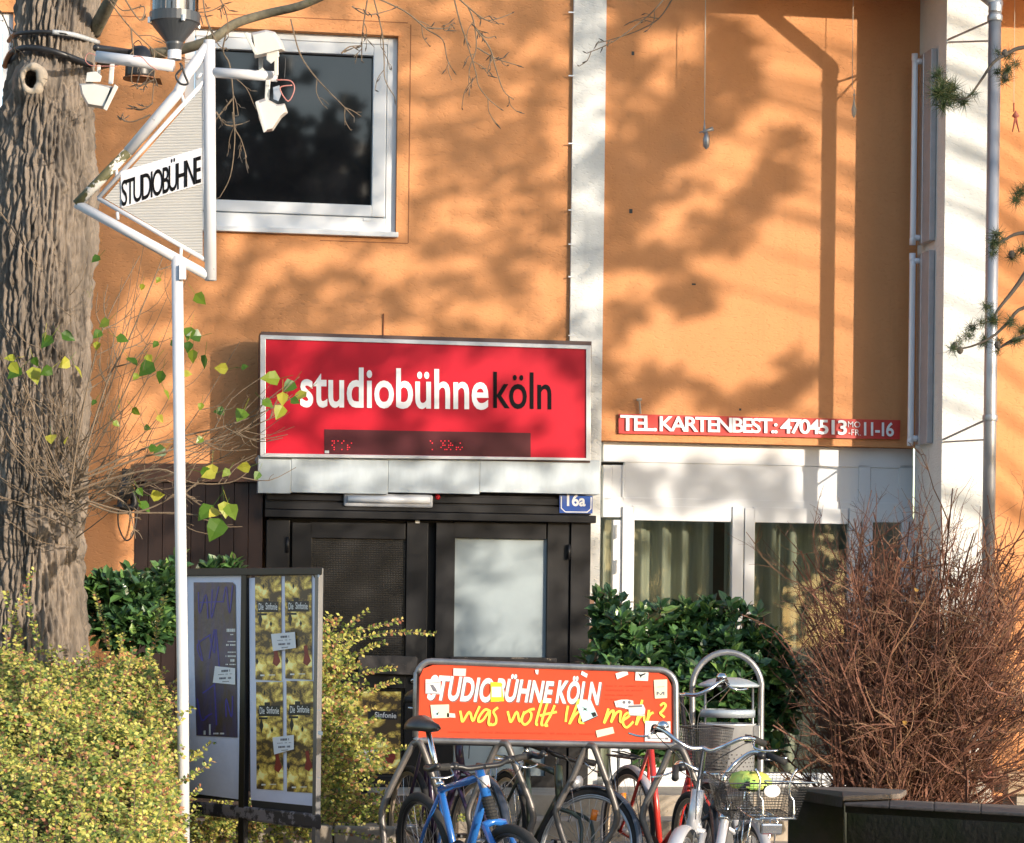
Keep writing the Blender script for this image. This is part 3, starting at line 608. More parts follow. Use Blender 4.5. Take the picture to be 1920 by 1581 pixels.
for j, y in enumerate(rows):
    l, r_ = trunk_lr(y); c = at((l + r_) / 2, y, TD); rad = (r_ - l) / 2 / F * TD
    for i, t in enumerate(th):
        x0, y0 = math.cos(t), math.sin(t); z = c[2]
        fl = 0
        if y > 1050: fl = (y - 1050) / 300 * .03 * (1 + math.sin(t * 5 + 1))
        if y0 > .5: dsp = 0
        else:
            px_ = x0 * rad; wob = noise.noise((px_ * 5, y0 * 5 * rad, z * 1.6)) * .03
            q = (x0 * rad * 30 + wob * 10, y0 * rad * 30, z * 3.1 + noise.noise((x0 * 6, y0 * 6, z * 3)) * .8)
            dd_ = noise.voronoi(q)[0]; e = min(1., (dd_[1] - dd_[0]) * 1.9)
            q2 = (x0 * rad * 60, y0 * rad * 60, z * 11); d2 = noise.voronoi(q2)[0]; e2 = min(1., (d2[1] - d2[0]) * 1.5)
            dsp = (e ** .7 - 1) * .047 + (e2 - .5) * .016 + noise.noise((x0 * rad * 90, y0 * rad * 90, z * 30)) * .006
        Vt[j, i] = (c[0] + x0 * (rad + dsp + fl), TD + y0 * (rad + dsp + fl), z)
for hc, hr, dep, hollow in holes_:
    d = np.sqrt(((Vt[:, :, 0] - hc[0]) / 1.0) ** 2 + ((Vt[:, :, 2] - hc[2]) / 1.1) ** 2); msk = (Vt[:, :, 1] < TD)
    ring = np.exp(-((d - hr * .72) / (hr * .3)) ** 2) * dep
    k = np.clip(1 - d / (hr * 1.25), 0, 1) ** .5 * msk
    sm = np.array([trunk_lr(0)]); base = TD - .27
    Vt[:, :, 1] = Vt[:, :, 1] * (1 - k * .85) + base * (k * .85) - ring * msk
    if hollow: Vt[:, :, 1] += np.clip((hr * .5 - d) / .02, 0, 1) * .13 * msk
m = MB(); i = np.arange(nr); ii = (i + 1) % nr; j = np.arange(nz_ - 1)[:, None] * nr
m.add(Vt.reshape(-1, 3), np.stack([j + i, j + ii, j + nr + ii, j + nr + i], -1).reshape(-1, 4))
obj('trunk', m, bark, PT, smooth=True)
m_callus = M('healed_wood', (.42, .35, .27), rough=.8, var=.3, vs_=14, bump=.003, bs=30)
m = MB(); hc = at(76, 168, TD); rr_ = .052
for (cx_, cz_, a_, b_, yo) in ((hc[0], hc[2], .058, .078, -.30),):
    tt = np.linspace(0, 2 * math.pi, 40)
    P_ = np.array([(cx_ + a_ * math.cos(t) * (1 + .06 * math.sin(3 * t)) + .004, TD + yo + .0 + .03 * abs(math.cos(t)) * 0, cz_ + b_ * math.sin(t) * (1 + .05 * math.cos(2 * t))) for t in tt])
    m.tube(P_, .024 + .010 * np.cos(tt) + .003 * np.sin(5 * tt), 10, caps=False)
obj('knothole_rim', m, m_callus, PT, smooth=True)
def pxs(pts, Y, n=6):
    Q = spline([at(p[0], p[1], p[2] if len(p) > 2 else Y) for p in pts], n); return Q
# limbs drawn from the picture
m = MB()
Q = pxs([(176, 60, 16.2), (205, 5, 15.9), (232, -50, 15.7), (300, -160, 15.4)], 0); m.tube(Q, np.linspace(.045, .028, len(Q)), 10)
Q = pxs([(190, 120, 16.4), (250, 106, 16.1), (330, 95, 16.0), (395, 75, 15.9), (440, 45, 15.9), (500, 26, 15.9), (560, 12, 15.8), (620, -12, 15.7), (760, -60, 15.4), (900, -110, 15.2)], 0); m.tube(Q, np.linspace(.034, .020, len(Q)), 10)
obj('limb', m, m_branch, PT, smooth=True)
tw = random.Random(21)
def twig(m, P, r0, r1, n=5, side=.0, lvl=1, buds=None):
    P = np.array(P); m.tube(P, np.linspace(r0, r1, len(P)), 5)
    if buds is not None and len(P) > 2:
        for _ in range(1):
            e = P[-1]; d = P[-1] - P[-2]; d /= np.linalg.norm(d) + 1e-9
            a = e + d * .02 + np.array([tw.gauss(0, .018), tw.gauss(0, .01), tw.gauss(0, .018)]); buds.tube([e, (e + a) / 2, a], [.0022, .0042, .001], 5)
    if lvl > 0:
        L_ = np.linalg.norm(P[-1] - P[0])
        for _ in range(int(side)):
            t = tw.uniform(.2, .95); i = min(int(t * (len(P) - 1)), len(P) - 2); d = P[i + 1] - P[i]; d = d / (np.linalg.norm(d) + 1e-9)
            v = np.array([tw.gauss(0, 1), tw.gauss(0, .6), tw.gauss(-.1, .9)]); v -= d * (v @ d); v /= np.linalg.norm(v); l = L_ * tw.uniform(.12, .32)
            q0 = P[i]; q1 = q0 + (d * .7 + v * .7) * l * .5; q2 = q1 + (d * 1. + v * .3 + ZX * .1) * l * .5
            twig(m, spline([q0, q1, q2], 3), r0 * .55, r1 * .8, side=side * .4, lvl=lvl - 1, buds=buds)
bud = MB(); m = MB()
TWG = [[(700, -6), (760, 22), (800, 55), (830, 75), (838, 110), (848, 130)], [(800, 52), (830, 54), (850, 50)], [(850, -8), (862, 40), (872, 70), (880, 95), (892, 135), (897, 160), (915, 185), (938, 204)],
       [(858, -4), (905, 35), (930, 36), (960, 25)], [(876, 10), (888, 40), (893, 90), (880, 130), (880, 172)], [(895, 90), (930, 110), (968, 122)], [(892, 55), (918, 90), (930, 130), (944, 170), (962, 186)],
       [(885, 45), (910, 70), (928, 68)], [(690, -8), (680, 60), (678, 115)], [(700, -5), (716, 60), (720, 110), (722, 150), (740, 182)], [(660, 12), (690, 28), (735, 18)], [(640, 100), (655, 88), (678, 86)],
       [(545, 36), (560, 95), (580, 130), (610, 165), (640, 195), (664, 220)], [(425, 60), (418, 95), (430, 120), (436, 165), (438, 210), (440, 265), (432, 330), (412, 370)], [(436, 185), (412, 215), (405, 225)], [(436, 210), (440, 240), (452, 262), (462, 295)], [(405, 210), (425, 235), (455, 232)],
       [(200, -5), (226, 30), (250, 58), (290, 95), (315, 108), (338, 108)], [(246, 55), (250, 110), (246, 150), (254, 158)], [(288, 95), (290, 130), (285, 195)], [(288, 150), (262, 162), (258, 163)], [(285, 195), (268, 205), (250, 201)], [(282, 215), (250, 228), (232, 226), (228, 218)],
       [(380, -8), (388, 40), (410, 85), (425, 90)], [(410, -8), (425, 30), (428, 70)], [(232, -5), (262, 38), (270, 12), (230, 20), (205, -10)], [(1250, -8), (1215, 30), (1150, 78), (1100, 100)], [(1262, -5), (1235, 35), (1190, 60), (1133, 78)], [(320, -6), (350, 20), (390, 22), (420, 8)], [(0, 20), (14, 50), (30, 100)], [(0, 398), (20, 425), (50, 470), (72, 510)]]
for k, P_ in enumerate(TWG):
    Y = 15.4 + .3 * math.sin(k * 1.7); twig(m, pxs([(x, y, Y + .02 * q) for q, (x, y) in enumerate(P_)], 0, 4), .0052, .0026, side=3, lvl=2, buds=bud)
obj('twigs', m, m_twig, PT, kind='stuff'); obj('buds', bud, m_dtwig, PT, kind='stuff')
# shoots from the foot of the trunk
m = MB(); base = (128, 935); tips = []
sh = random.Random(5)
for k in range(54):
    a = sh.uniform(-1.25, 1.32); L_ = sh.uniform(180, 500) if a > -.2 else sh.uniform(120, 330)
    bx, by = base[0] + sh.gauss(0, 14) + 12, base[1] + sh.gauss(0, 40)
    ex, ey = bx + math.sin(a) * L_ * .85, by - math.cos(a) * L_; Yb = 15.86; Ye = Yb - sh.uniform(0, .8)
    mx_, my_ = bx + math.sin(a) * L_ * .5 + sh.gauss(0, 14), by - math.cos(a) * L_ * .42 + sh.gauss(0, 10)
    P_ = pxs([(bx, by, Yb), (mx_, my_, (Yb + Ye) / 2), (ex, ey, Ye)], 0, 6)
    twig(m, P_, sh.uniform(.003, .0052), .0013, side=4, lvl=2 if k % 3 == 0 else 1); tips.append((ex, ey, Ye))
for pts in ([(168, 945), (220, 962), (275, 955), (330, 925), (360, 880)], [(160, 938), (240, 960), (330, 962), (390, 968), (408, 958)], [(120, 930), (200, 900), (300, 880), (360, 905), (430, 905), (465, 885)], [(345, 925), (370, 905), (385, 895)], [(345, 925), (365, 940), (382, 952)], [(200, 925), (240, 950), (254, 1010)],
            [(150, 900), (260, 860), (380, 830), (470, 800), (530, 775)], [(160, 890), (300, 830), (420, 800), (500, 770), (560, 740)], [(150, 880), (200, 720), (240, 640), (290, 520), (310, 470)], [(130, 930), (150, 800), (170, 700), (200, 600), (262, 480)], [(30, 690), (60, 760), (100, 860), (140, 930)], [(0, 600), (25, 650), (60, 760)], [(0, 790), (30, 840), (80, 900)]):
    twig(m, pxs([(x, y, 15.3) for x, y in pts], 0, 6), .0065, .0025, side=6, lvl=2)
obj('shoots', m, m_twig, PT, kind='stuff')
m_pleaf = leafmat('poplar_leaf', [(0, (.045, .11, .012)), (.45, (.09, .19, .02)), (.7, (.28, .33, .03)), (1, (.5, .46, .07))], rough=.35, trans=.4)
PLV = [(0, 0, 0), (-.42, .22, .05), (.42, .22, .05), (0, .3, -.03), (-.36, .55, .03), (.36, .55, .03), (0, .6, -.03), (0, 1.05, -.1)]
LF = [(366, 551, 26), (358, 613, 26), (378, 630, 28), (362, 655, 24), (385, 665, 26), (355, 640, 20), (187, 480, 18), (268, 532, 12), (300, 520, 12), (190, 620, 20), (205, 600, 22), (218, 632, 22), (182, 640, 16), (240, 670, 26), (275, 665, 18), (288, 680, 34), (305, 695, 24), (258, 700, 14), (308, 730, 20),
      (428, 692, 24), (452, 690, 14), (422, 770, 20), (458, 768, 30), (492, 750, 22), (525, 710, 34), (530, 735, 24), (552, 715, 28), (575, 735, 30), (530, 760, 28), (545, 748, 18), (378, 755, 14), (380, 820, 16), (278, 840, 18), (310, 840, 26), (398, 870, 26), (375, 885, 24), (405, 888, 26), (430, 880, 18), (470, 875, 24), (486, 884, 18),
      (400, 948, 38), (420, 940, 30), (428, 945, 32), (415, 972, 44), (408, 955, 24), (255, 930, 26), (262, 940, 26), (282, 930, 24), (258, 915, 16), (20, 680, 24), (40, 690, 30), (60, 688, 32), (62, 670, 18), (98, 690, 24), (115, 625, 26), (98, 630, 28), (130, 675, 26), (140, 685, 24), (95, 815, 26), (128, 818, 22), (30, 672, 20), (85, 622, 18), (212, 790, 14), (248, 765, 18), (296, 778, 16), (270, 800, 14), (223, 758, 12), (180, 750, 12), (320, 640, 14), (296, 640, 14), (343, 700, 16)]
lm = MB(); lm.scatter(PLV, LEAF_F, np.array([[0, 0, 0.]]), np.eye(3)[None], [1.]); 
l0 = obj('leaf', lm, m_pleaf, PT, smooth=False); meshL = l0.data
pl_ = np.array([v.co[:] for v in meshL.vertices]); pl0 = INV[PT.name]
for v, c in zip(meshL.vertices, lm.v[0]): v.co = Vector(c)
def leaf_at(o, parent, p, s_, Rm, first=False):
    Mx = Matrix.Translation(p) @ Matrix([list(r) + [0] for r in Rm] + [[0, 0, 0, 1]]) @ Matrix.Scale(s_, 4)
    if first: o.matrix_local = Matrix(INV[parent.name].tolist()) @ Mx; return o
    return inst(o, parent, Mx)
st_ = MB()
for k, (x, y, s_) in enumerate(LF):
    Y = 15.1 + .25 * math.sin(k); p = at(x, y, Y)
    D = np.array([[sh.uniform(-1, 1), sh.uniform(-.4, .2), sh.uniform(-1, .1)]]); Rm = rot_dir(D, (.1, -1, .3), .45)[0]
    s3 = s_ / F * Y * 1.08; leaf_at(l0, PT, p, s3, Rm, k == 0)
    st_.tube([p, p - Rm[:, 1] * s3 * .7 + ZX * s3 * .2], .0012, 4)
obj('petioles', st_, m_pleaf, PT, kind='stuff')
# straps and cables round the trunk
def wrap(pts, r_, mat, name, lab):
    m = MB(); Q = []
    for x, y in pts:
        l, rr2 = trunk_lr(y); c = (l + rr2) / 2; h = (rr2 - l) / 2 * 1.03; t = max(-1, min(1, (x - c) / h))
        rad = h / F * TD; Q.append([at(x, y, TD)[0], TD - rad * math.sqrt(1 - t * t) - .012, at(x, y, TD)[2]])
    m.tube(spline(Q, 5), r_, 8); return obj(name, m, mat, smooth=True, label=lab, cat='cable')
wrap([(17, 78), (40, 78), (80, 79), (113, 80), (150, 82), (185, 82)], .013, m_plastic, 'strap', 'black strap tied level round the trunk above the knothole')
wrap([(113, 79.5), (150, 81.5), (185, 81)], .0155, M('clear_tube', (.4, .42, .44), rough=.3, var=.2, vs_=40), 'tube_sleeve', 'grey clear tube end over the upper black strap')
wrap([(10, 125), (30, 112), (60, 107), (100, 112), (140, 122), (176, 130)], .019, m_plastic, 'cable', 'thick black cable sagging round the trunk just above the knothole')
m = MB()
m.tube(spline([at(178, 90, 15.6), at(205, 93, 15.7), at(240, 98, 15.9), at(262, 100, 16.0)], 4), .02, 10)
obj('conduit', m, m_plastic, smooth=True, label='black cable bundle bridging from trunk to the white cross arm', cat='cable')
m = MB(); c = at(262, 148, 15.9); m.lathe([(0, 0), (.085, .0), (.088, .02), (.085, .10), (.07, .16), (.04, .19), (0, .2)], c, n=24)
BX = obj('bird_feeder', m, m_plastic, smooth=True, label='black dome shaped box hanging behind the white cross arm', cat='feeder')
m = MB(); m.tube(spline([at(258, 88, 15.9), at(250, 84, 15.9), at(260, 76, 15.9), at(268, 88, 15.9)], 4), .003, 6); obj('wire_loop', m, m_plastic, BX)
m = MB(); m.add([at(232, 145, 15.8), at(300, 147, 15.8), at(305, 160, 15.9), at(270, 152, 15.9), at(245, 152, 15.9)], [(0, 1, 2, 3, 4)]); m.lathe([(0, -.004), (.1, -.004), (.1, .004), (0, .004)], c, n=20); obj('base_tray', m, M('brown_tray', (.2, .08, .03), rough=.6, var=.3), BX)
# ------------------------------------------------------------------ arrow sign on its white pole
AD = 14.2
AS = thing('arrow_sign', 'white tubular post with triangular studiobühne arrow panel beside the poplar', 'sign', tuple(at(345, 1700, AD)), 0)
ap = Pl(at(330, 300, AD), (0, -1, 0)); pr = .031
m = MB(); m.tube([at(346, 1720, AD), at(343, 1300, AD), at(337, 900, AD), at(332, 480, AD)], .0305, 20); obj('pole', m, m_whitep, AS, smooth=True)
m = MB(); m.tube([at(324, 498, AD + .02), at(330, 478, AD + .02)], .012, 8); m.px(ap, [(336, 497), (349, 497), (349, 524), (336, 524)], .0, .05); obj('clamp', m, m_whitep, AS)
m_mossp = M('mossy_white_paint', (.6, .58, .54), rough=.6, dirt=((.09, .085, .035), 12, .47), bump=.003, bs=60, var=.1)
def tub(pts, r_, mat=m_whitep, name='tube', Y=AD):
    m = MB(); m.tube([at(p[0], p[1], p[2] if len(p) > 2 else Y) for p in pts], r_, 16); return obj(name, m, mat, AS, smooth=True)
tub([(392.5, 76), (395, 526)], .031, name='frame_tube'); tub([(395, 520), (143, 382)], .026, name='frame_tube'); tub([(392, 84), (350, 140), (333, 175), (240, 285)], .029, name='frame_tube'); tub([(240, 285), (143, 384)], .027, m_mossp, name='frame_tube')
tub([(184, 372), (384, 152)], .012, name='inner_tube'); tub([(184, 372), (386, 488)], .012, name='inner_tube'); tub([(386, 152), (386, 490)], .012, name='inner_tube')
for a_, b_ in (((220, 398), (221, 412)), ((340, 462), (339, 480)), ((218, 315), (219, 335)), ((338, 168), (345, 195)), ((368, 148), (379, 138))): tub([a_, b_], .009, name='spacer')
m_rib = M('ribbed_white_panel', (.66, .645, .61), rough=.5, var=.06, vs_=6)
N = m_rib.node_tree.nodes; L = m_rib.node_tree.links; b = N['Principled BSDF']; tc = N.new('ShaderNodeTexCoord'); wv = N.new('ShaderNodeTexWave'); wv.bands_direction = 'Z'; wv.inputs['Scale'].default_value = 38; L.new(tc.outputs['Object'], wv.inputs[0])
bp = N.new('ShaderNodeBump'); bp.inputs['Distance'].default_value = .006; L.new(wv.outputs['Fac'], bp.inputs['Height']); L.new(bp.outputs[0], b.inputs['Normal'])
m = MB(); m.px(ap, [(380, 165), (380, 480), (196, 372)], -.012, .004); obj('ribbed_panel', m, m_rib, AS)
m = MB(); m.px(ap, [(226, 322), (378, 277), (378, 345), (228, 390)], .004, .012); LP_ = obj('letter_board', m, M('letter_board', (.62, .62, .66), rough=.4, var=.05), AS)
obj('lettering', text_mb('STUDIOBÜHNE', [(228, 328), (377, 280), (377, 343), (228, 388)], ap, .013, .002, .008, spacing=.76), m_text_k, LP_)
# lamp head
LH = thing('lamp_head', 'street lamp with dark conical base and clear cylinder on the sign post', 'lamp', tuple(at(327, 110, AD)), 0)
def vz(y): return at(327, y, AD)[2]
c = at(327, 112, AD)
m = MB(); m.lathe([(.037, 0), (.037, vz(84) - c[2]), (0, vz(84) - c[2])], c, n=24); obj('socket', m, m_whitep, LH, smooth=True)
m = MB(); z0 = vz(96); m.lathe([(.036, 0), (.046, vz(84) - z0), (.046, vz(80) - z0), (.125, vz(46) - z0), (.135, vz(44) - z0), (.135, vz(26) - z0), (.10, vz(25) - z0), (0, vz(25) - z0)], at(327, 96, AD), n=32)
obj('cone', m, M('graphite_lamp_base', (.05, .055, .062), rough=.4, var=.1, vs_=6), LH)
m = MB(); 
for t in (-.5, 1.1, 2.7, 4.2):
    p = at(327, 44, AD) + np.array([math.cos(t) * .137, -math.sin(t) * .137, -.012]); m.lathe([(0, 0), (.011, 0), (.011, .03), (0, .03)], p, n=10)
obj('screws', m, m_alu, LH, kind='stuff')
m = MB(); m.lathe([(.128, 0), (.128, .7)], at(327, 25, AD), n=40); obj('cylinder', m, glassmat('lamp_glass', (.9, .9, .9), 1.6), LH, smooth=True)
m = MB()
for t, r_ in ((.2, .085), (1.5, .09), (2.7, .085), (3.9, .09), (5.2, .085)): m.tube([at(327, 24, AD) + np.array([math.cos(t) * r_, -math.sin(t) * r_, 0]), at(327, 24, AD) + np.array([math.cos(t) * r_, -math.sin(t) * r_, .7])], .016, 8)
m.lathe([(.045, 0), (.05, .01), (.05, .6)], at(327, 24, AD), n=20); obj('reflector', m, m_alu, LH, smooth=True)
m = MB(); m.lathe([(.13, .0), (.2, .02), (.2, .05), (.0, .12)], at(327, 25, AD) + ZX * .7, n=32); obj('lamp_cap', m, m_plastic, LH, smooth=True)
# cross arms
tub([(181, 106, AD - .02), (326, 124, AD - .06)], .031, name='cross_arm'); tub([(400, 136, AD), (520, 144, AD)], .0275, name='cross_arm')
m = MB()
m.tube(spline([at(x, y, AD - .12) for x, y in ((180, 104), (166, 100), (160, 112), (168, 122), (185, 124), (220, 124))], 4), .0022, 5); m.tube(spline([at(x, y, AD - .13) for x, y in ((250, 106), (265, 107), (280, 122), (295, 132))], 4), .0028, 5)
m.tube(spline([at(x, y, AD - .08) for x, y in ((518, 150), (545, 152), (552, 168), (540, 190), (525, 165), (548, 160))], 5), .0035, 6)
obj('pink_cable', m, M('pink_cable', (.5, .2, .17), rough=.5, var=.1), AS, smooth=True)
m = MB(); m.tube(spline([at(x, y, AD - .1) for x, y in ((338, 118), (340, 128), (330, 142), (338, 157), (352, 157), (346, 140), (341, 122))], 5), .006, 8); m.tube(spline([at(x, y, AD - .05) for x, y in ((528, 100), (535, 110), (533, 150))], 5), .002, 5); obj('black_cable', m, m_plastic, AS, smooth=True)
m = MB(); m.px(Pl(at(518, 175, AD), (0, -1, 0)), [(512, 164), (524, 160), (527, 178), (522, 190), (513, 186)], 0, .04); obj('junction_clip', m, m_alu, AS)
# floodlights: a prismatic body, a lid, a visor rim and a bracket, given as picture outlines with real depth
def flood(name_label, parts, loc):
    t = thing('floodlight', name_label, 'floodlight', tuple(at(*loc, AD)), 0, 'white floodlights on the sign post')
    for nm, pts, y0, y1 in parts:
        p = Pl(at(loc[0], loc[1], AD), (0, -1, 0)); m = MB()
        if len(pts) > 3: m.px(p, pts, y0, y1); obj(nm, m, m_flood, t, bevel=.004)
    return t
def frust(t, a, ya, b_, yb, nm='housing'):   # skin between two outlines at two depths
    k = len(a); V = [at(x, y, ya) for x, y in a] + [at(x, y, yb) for x, y in b_]; m = MB()
    m.add(V, [list(range(k)), list(range(2 * k - 1, k - 1, -1))] + [(i, k + i, k + (i + 1) % k, (i + 1) % k) for i in range(k)]); return obj(nm, m, m_flood, t, bevel=.003)
t = flood('white floodlight hanging under the left cross arm before the trunk', [('bracket_arm', [(182, 122), (189, 122), (188, 146), (181, 146)], 0, .012), ('bracket_arm', [(206, 120), (215, 120), (212, 158), (203, 158)], .07, .085), ('cap', [(163, 136), (180, 134), (191, 143), (188, 154), (160, 154)], .01, .08)], (185, 205))
frust(t, [(148, 157), (176, 156), (212, 162), (199, 206), (164, 200), (152, 178)], AD - .02, [(152, 160), (176, 158), (206, 166), (195, 200), (165, 195), (155, 176)], AD - .13)
p_ = Pl(at(200, 180, AD), (0, -1, 0)); m = MB(); m.px(p_, [(215, 158), (222, 163), (200, 208), (193, 204)], -.03, .15); obj('visor_rim', m, m_flood, t, bevel=.003)
m = MB(); m.lathe([(0, 0), (.008, 0), (.008, .01), (0, .01)], at(208, 155, AD - .085), ax=(0, -1, 0), n=10); obj('bolt', m, m_alu, t)
t = flood('white floodlight tilted upwards on top of the right cross arm', [('bracket_arm', [(485, 100), (493, 98), (493, 128), (506, 138), (500, 141), (485, 134)], -.01, .01), ('bracket_arm', [(514, 106), (522, 106), (522, 142), (514, 142)], .05, .065), ('cap', [(500, 92), (520, 84), (524, 106), (508, 120), (499, 112)], .0, .11)], (500, 120))
frust(t, [(470, 62), (498, 56), (516, 60), (530, 80), (535, 96), (515, 102), (478, 110)], AD - .02, [(474, 66), (497, 60), (512, 64), (524, 82), (528, 92), (512, 96), (480, 104)], AD - .13)
m = MB(); m.px(Pl(at(470, 80, AD), (0, -1, 0)), [(457, 62), (464, 60), (482, 98), (478, 104)], -.02, .15); obj('visor_rim', m, m_flood, t, bevel=.003)
t = flood('white floodlight hanging below the right cross arm', [('bracket_arm', [(498, 150), (507, 150), (505, 188), (496, 188)], .0, .014)], (505, 248))
frust(t, [(479, 190), (498, 184), (520, 196), (534, 194), (540, 212), (528, 222), (512, 246), (495, 249), (486, 225)], AD - .01, [(484, 194), (498, 189), (518, 199), (531, 197), (535, 210), (525, 218), (510, 241), (498, 244), (490, 223)], AD - .12)
m = MB(); m.px(Pl(at(505, 246, AD), (0, -1, 0)), [(478, 192), (484, 189), (500, 246), (494, 249)], .02, .15); obj('visor_rim', m, m_flood, t, bevel=.003)
# ------------------------------------------------------------------ poster stand
la, ra = at(345, 1300, 15.0), at(602, 1300, 13.95); la[2] = ra[2] = 0
bn = np.array([(ra - la)[1], -(ra - la)[0], 0]); bn /= np.linalg.norm(bn); bd = (ra - la) / np.linalg.norm(ra - la)
bp_ = Pl(la, bn)
PS = thing('poster_stand', 'black framed poster stand with two tall panels behind the white pole', 'poster stand', tuple((la + ra) / 2), 0)
m = MB(); m.px(bp_, [(345, 1066), (604, 1064), (604, 1078), (345, 1080)], -.012, .024); obj('top_rail', m, m_black, PS, bevel=.004)
m = MB(); m.px(bp_, [(345, 1500), (602, 1527), (602, 1556), (345, 1524)], -.012, .022); obj('bottom_rail', m, M('scuffed_black', (.03, .03, .04), rough=.45, dirt=((.22, .2, .22), 9, .5)), PS, bevel=.012)
def zpost(px_, top, w_, mat, lab=None):
    a = bp_.at(px_, top); m = MB(); q = bd * w_ / 2
    h = [a - q - bn * .012, a + q - bn * .012]; z0 = -.1
    m.hexa([np.array([*h[0][:2], z0]), np.array([*h[1][:2], z0]), h[1], h[0], np.array([*(h[0] + bn * .033)[:2], z0]), np.array([*(h[1] + bn * .033)[:2], z0]), h[1] + bn * .033, h[0] + bn * .033])
    return obj('post', m, mat, PS, bevel=.004, label=lab)
zpost(463, 1068, .055, m_black); zpost(346, 1066, .05, m_black); zpost(600, 1065, .035, M('grey_post', (.16, .16, .165), rough=.4, metal=.5, var=.2))
for pts in ([(350, 1084), (455, 1084), (459, 1503), (350, 1495)], [(468, 1084), (588, 1082), (592, 1535), (472, 1515)]):
    m = MB(); m.px(bp_, pts, -.02, -.002); obj('backing_board', m, M('black_backing', (.03, .03, .035), rough=.6, var=.3), PS)
def paper(pts, mat, lab, z0, name='poster', cat='poster', group=None):
    m = MB(); m.px(bp_, pts, z0, z0 + .003); return obj(name, m, mat, label=lab, cat=cat, group=group)
m_pp = M('pasted_paper', (.72, .74, .90), rough=.7, var=.08, vs_=5, bump=.006, bs=7)
LPp = paper([(348, 1078), (452, 1078), (454, 1080), (457, 1494), (446, 1499), (349, 1486)], m_pp, 'wrinkled white backing paper pasted on the left panel', .0)
RPp = paper([(467, 1084), (586, 1077), (592, 1088), (591, 1512), (470, 1500)], m_pp, 'white backing paper pasted on the right panel', .0)
m_dark = M('dark_brown_blue_print', (.075, .05, .03), rough=.4, col2=(.06, .05, .14), vs_=4, st=(3, 3, .8), bump=.004, bs=8)
DP_ = paper([(363, 1092), (436, 1092), (441, 1097), (445, 1383), (368, 1379), (364, 1220)], m_dark, 'dark brown poster with blue scrawls on the left panel', .004)
m = MB(); m_scr = M('blue_scrawl_print', (.07, .055, .34), rough=.5, var=.3, vs_=30)
for pts in ([(372, 1110), (374, 1150), (386, 1115), (390, 1160)], [(398, 1105), (396, 1160), (410, 1100)], [(418, 1130), (424, 1100), (430, 1150), (436, 1098)], [(372, 1200), (380, 1240), (370, 1210), (395, 1190)], [(405, 1180), (412, 1260)], [(392, 1190), (402, 1225), (402, 1180), (392, 1235)], [(380, 1300), (400, 1285), (415, 1270)], [(370, 1310), (378, 1350), (392, 1340)], [(402, 1280), (406, 1360)], [(424, 1345), (424, 1310), (434, 1345), (436, 1305)], [(374, 1130), (420, 1128)], [(384, 1345), (398, 1338)]): stroke(m, bp_, pts, 2.4, .0075, .0003)
obj('scrawl_print', m, m_scr, DP_, kind='stuff')
def lines(parent, L_, mat, z0, nm='small_print'):
    m = MB(); rr = random.Random(len(L_))
    for x0, x1, y, h, sl in L_:
        x = x0
        while x < x1:
            w_ = rr.uniform(1.2, 2.6); 
            if rr.random() > .12: m.px(bp_, [(x, y + (x - x0) * sl), (min(x + w_, x1), y + (x - x0) * sl), (min(x + w_, x1), y + h + (x - x0) * sl), (x, y + h + (x - x0) * sl)], z0, z0 + .0006)
            x += w_ + .6
    return obj(nm, m, mat, parent, kind='stuff')
lines(DP_, [(425, 442, 1179, 6, 0), (432, 442, 1189, 2, 0), (427, 442, 1202, 2, 0), (424, 442, 1208, 3, 0), (427, 442, 1222, 2, 0), (423, 442, 1229, 3, 0), (432, 440, 1236, 5, 0), (423, 442, 1245, 2, 0), (392, 395, 1358, 20, 0), (400, 420, 1374, 3, 0), (382, 386, 1370, 8, 0)], m_text_w, .0078)
def note(pts, lab):
    n_ = paper(pts, m_note, lab, .011, 'notice', 'notice'); cx_ = sum(p[0] for p in pts) / 4; cy_ = sum(p[1] for p in pts) / 4
    lines(n_, [(cx_ - 8, cx_ + 10, cy_ - 10, 4, -.06), (cx_ - 12, cx_ + 14, cy_ - 2, 1, -.06), (cx_ - 10, cx_ + 12, cy_ + 4, 3.5, -.06), (cx_ - 4, cx_ + 10, cy_ + 11, 1.4, -.06)], m_print, .0145)
note([(403, 1249), (441, 1253), (441, 1284), (399, 1280)], 'small white notice stuck over the dark brown poster')
RF = []
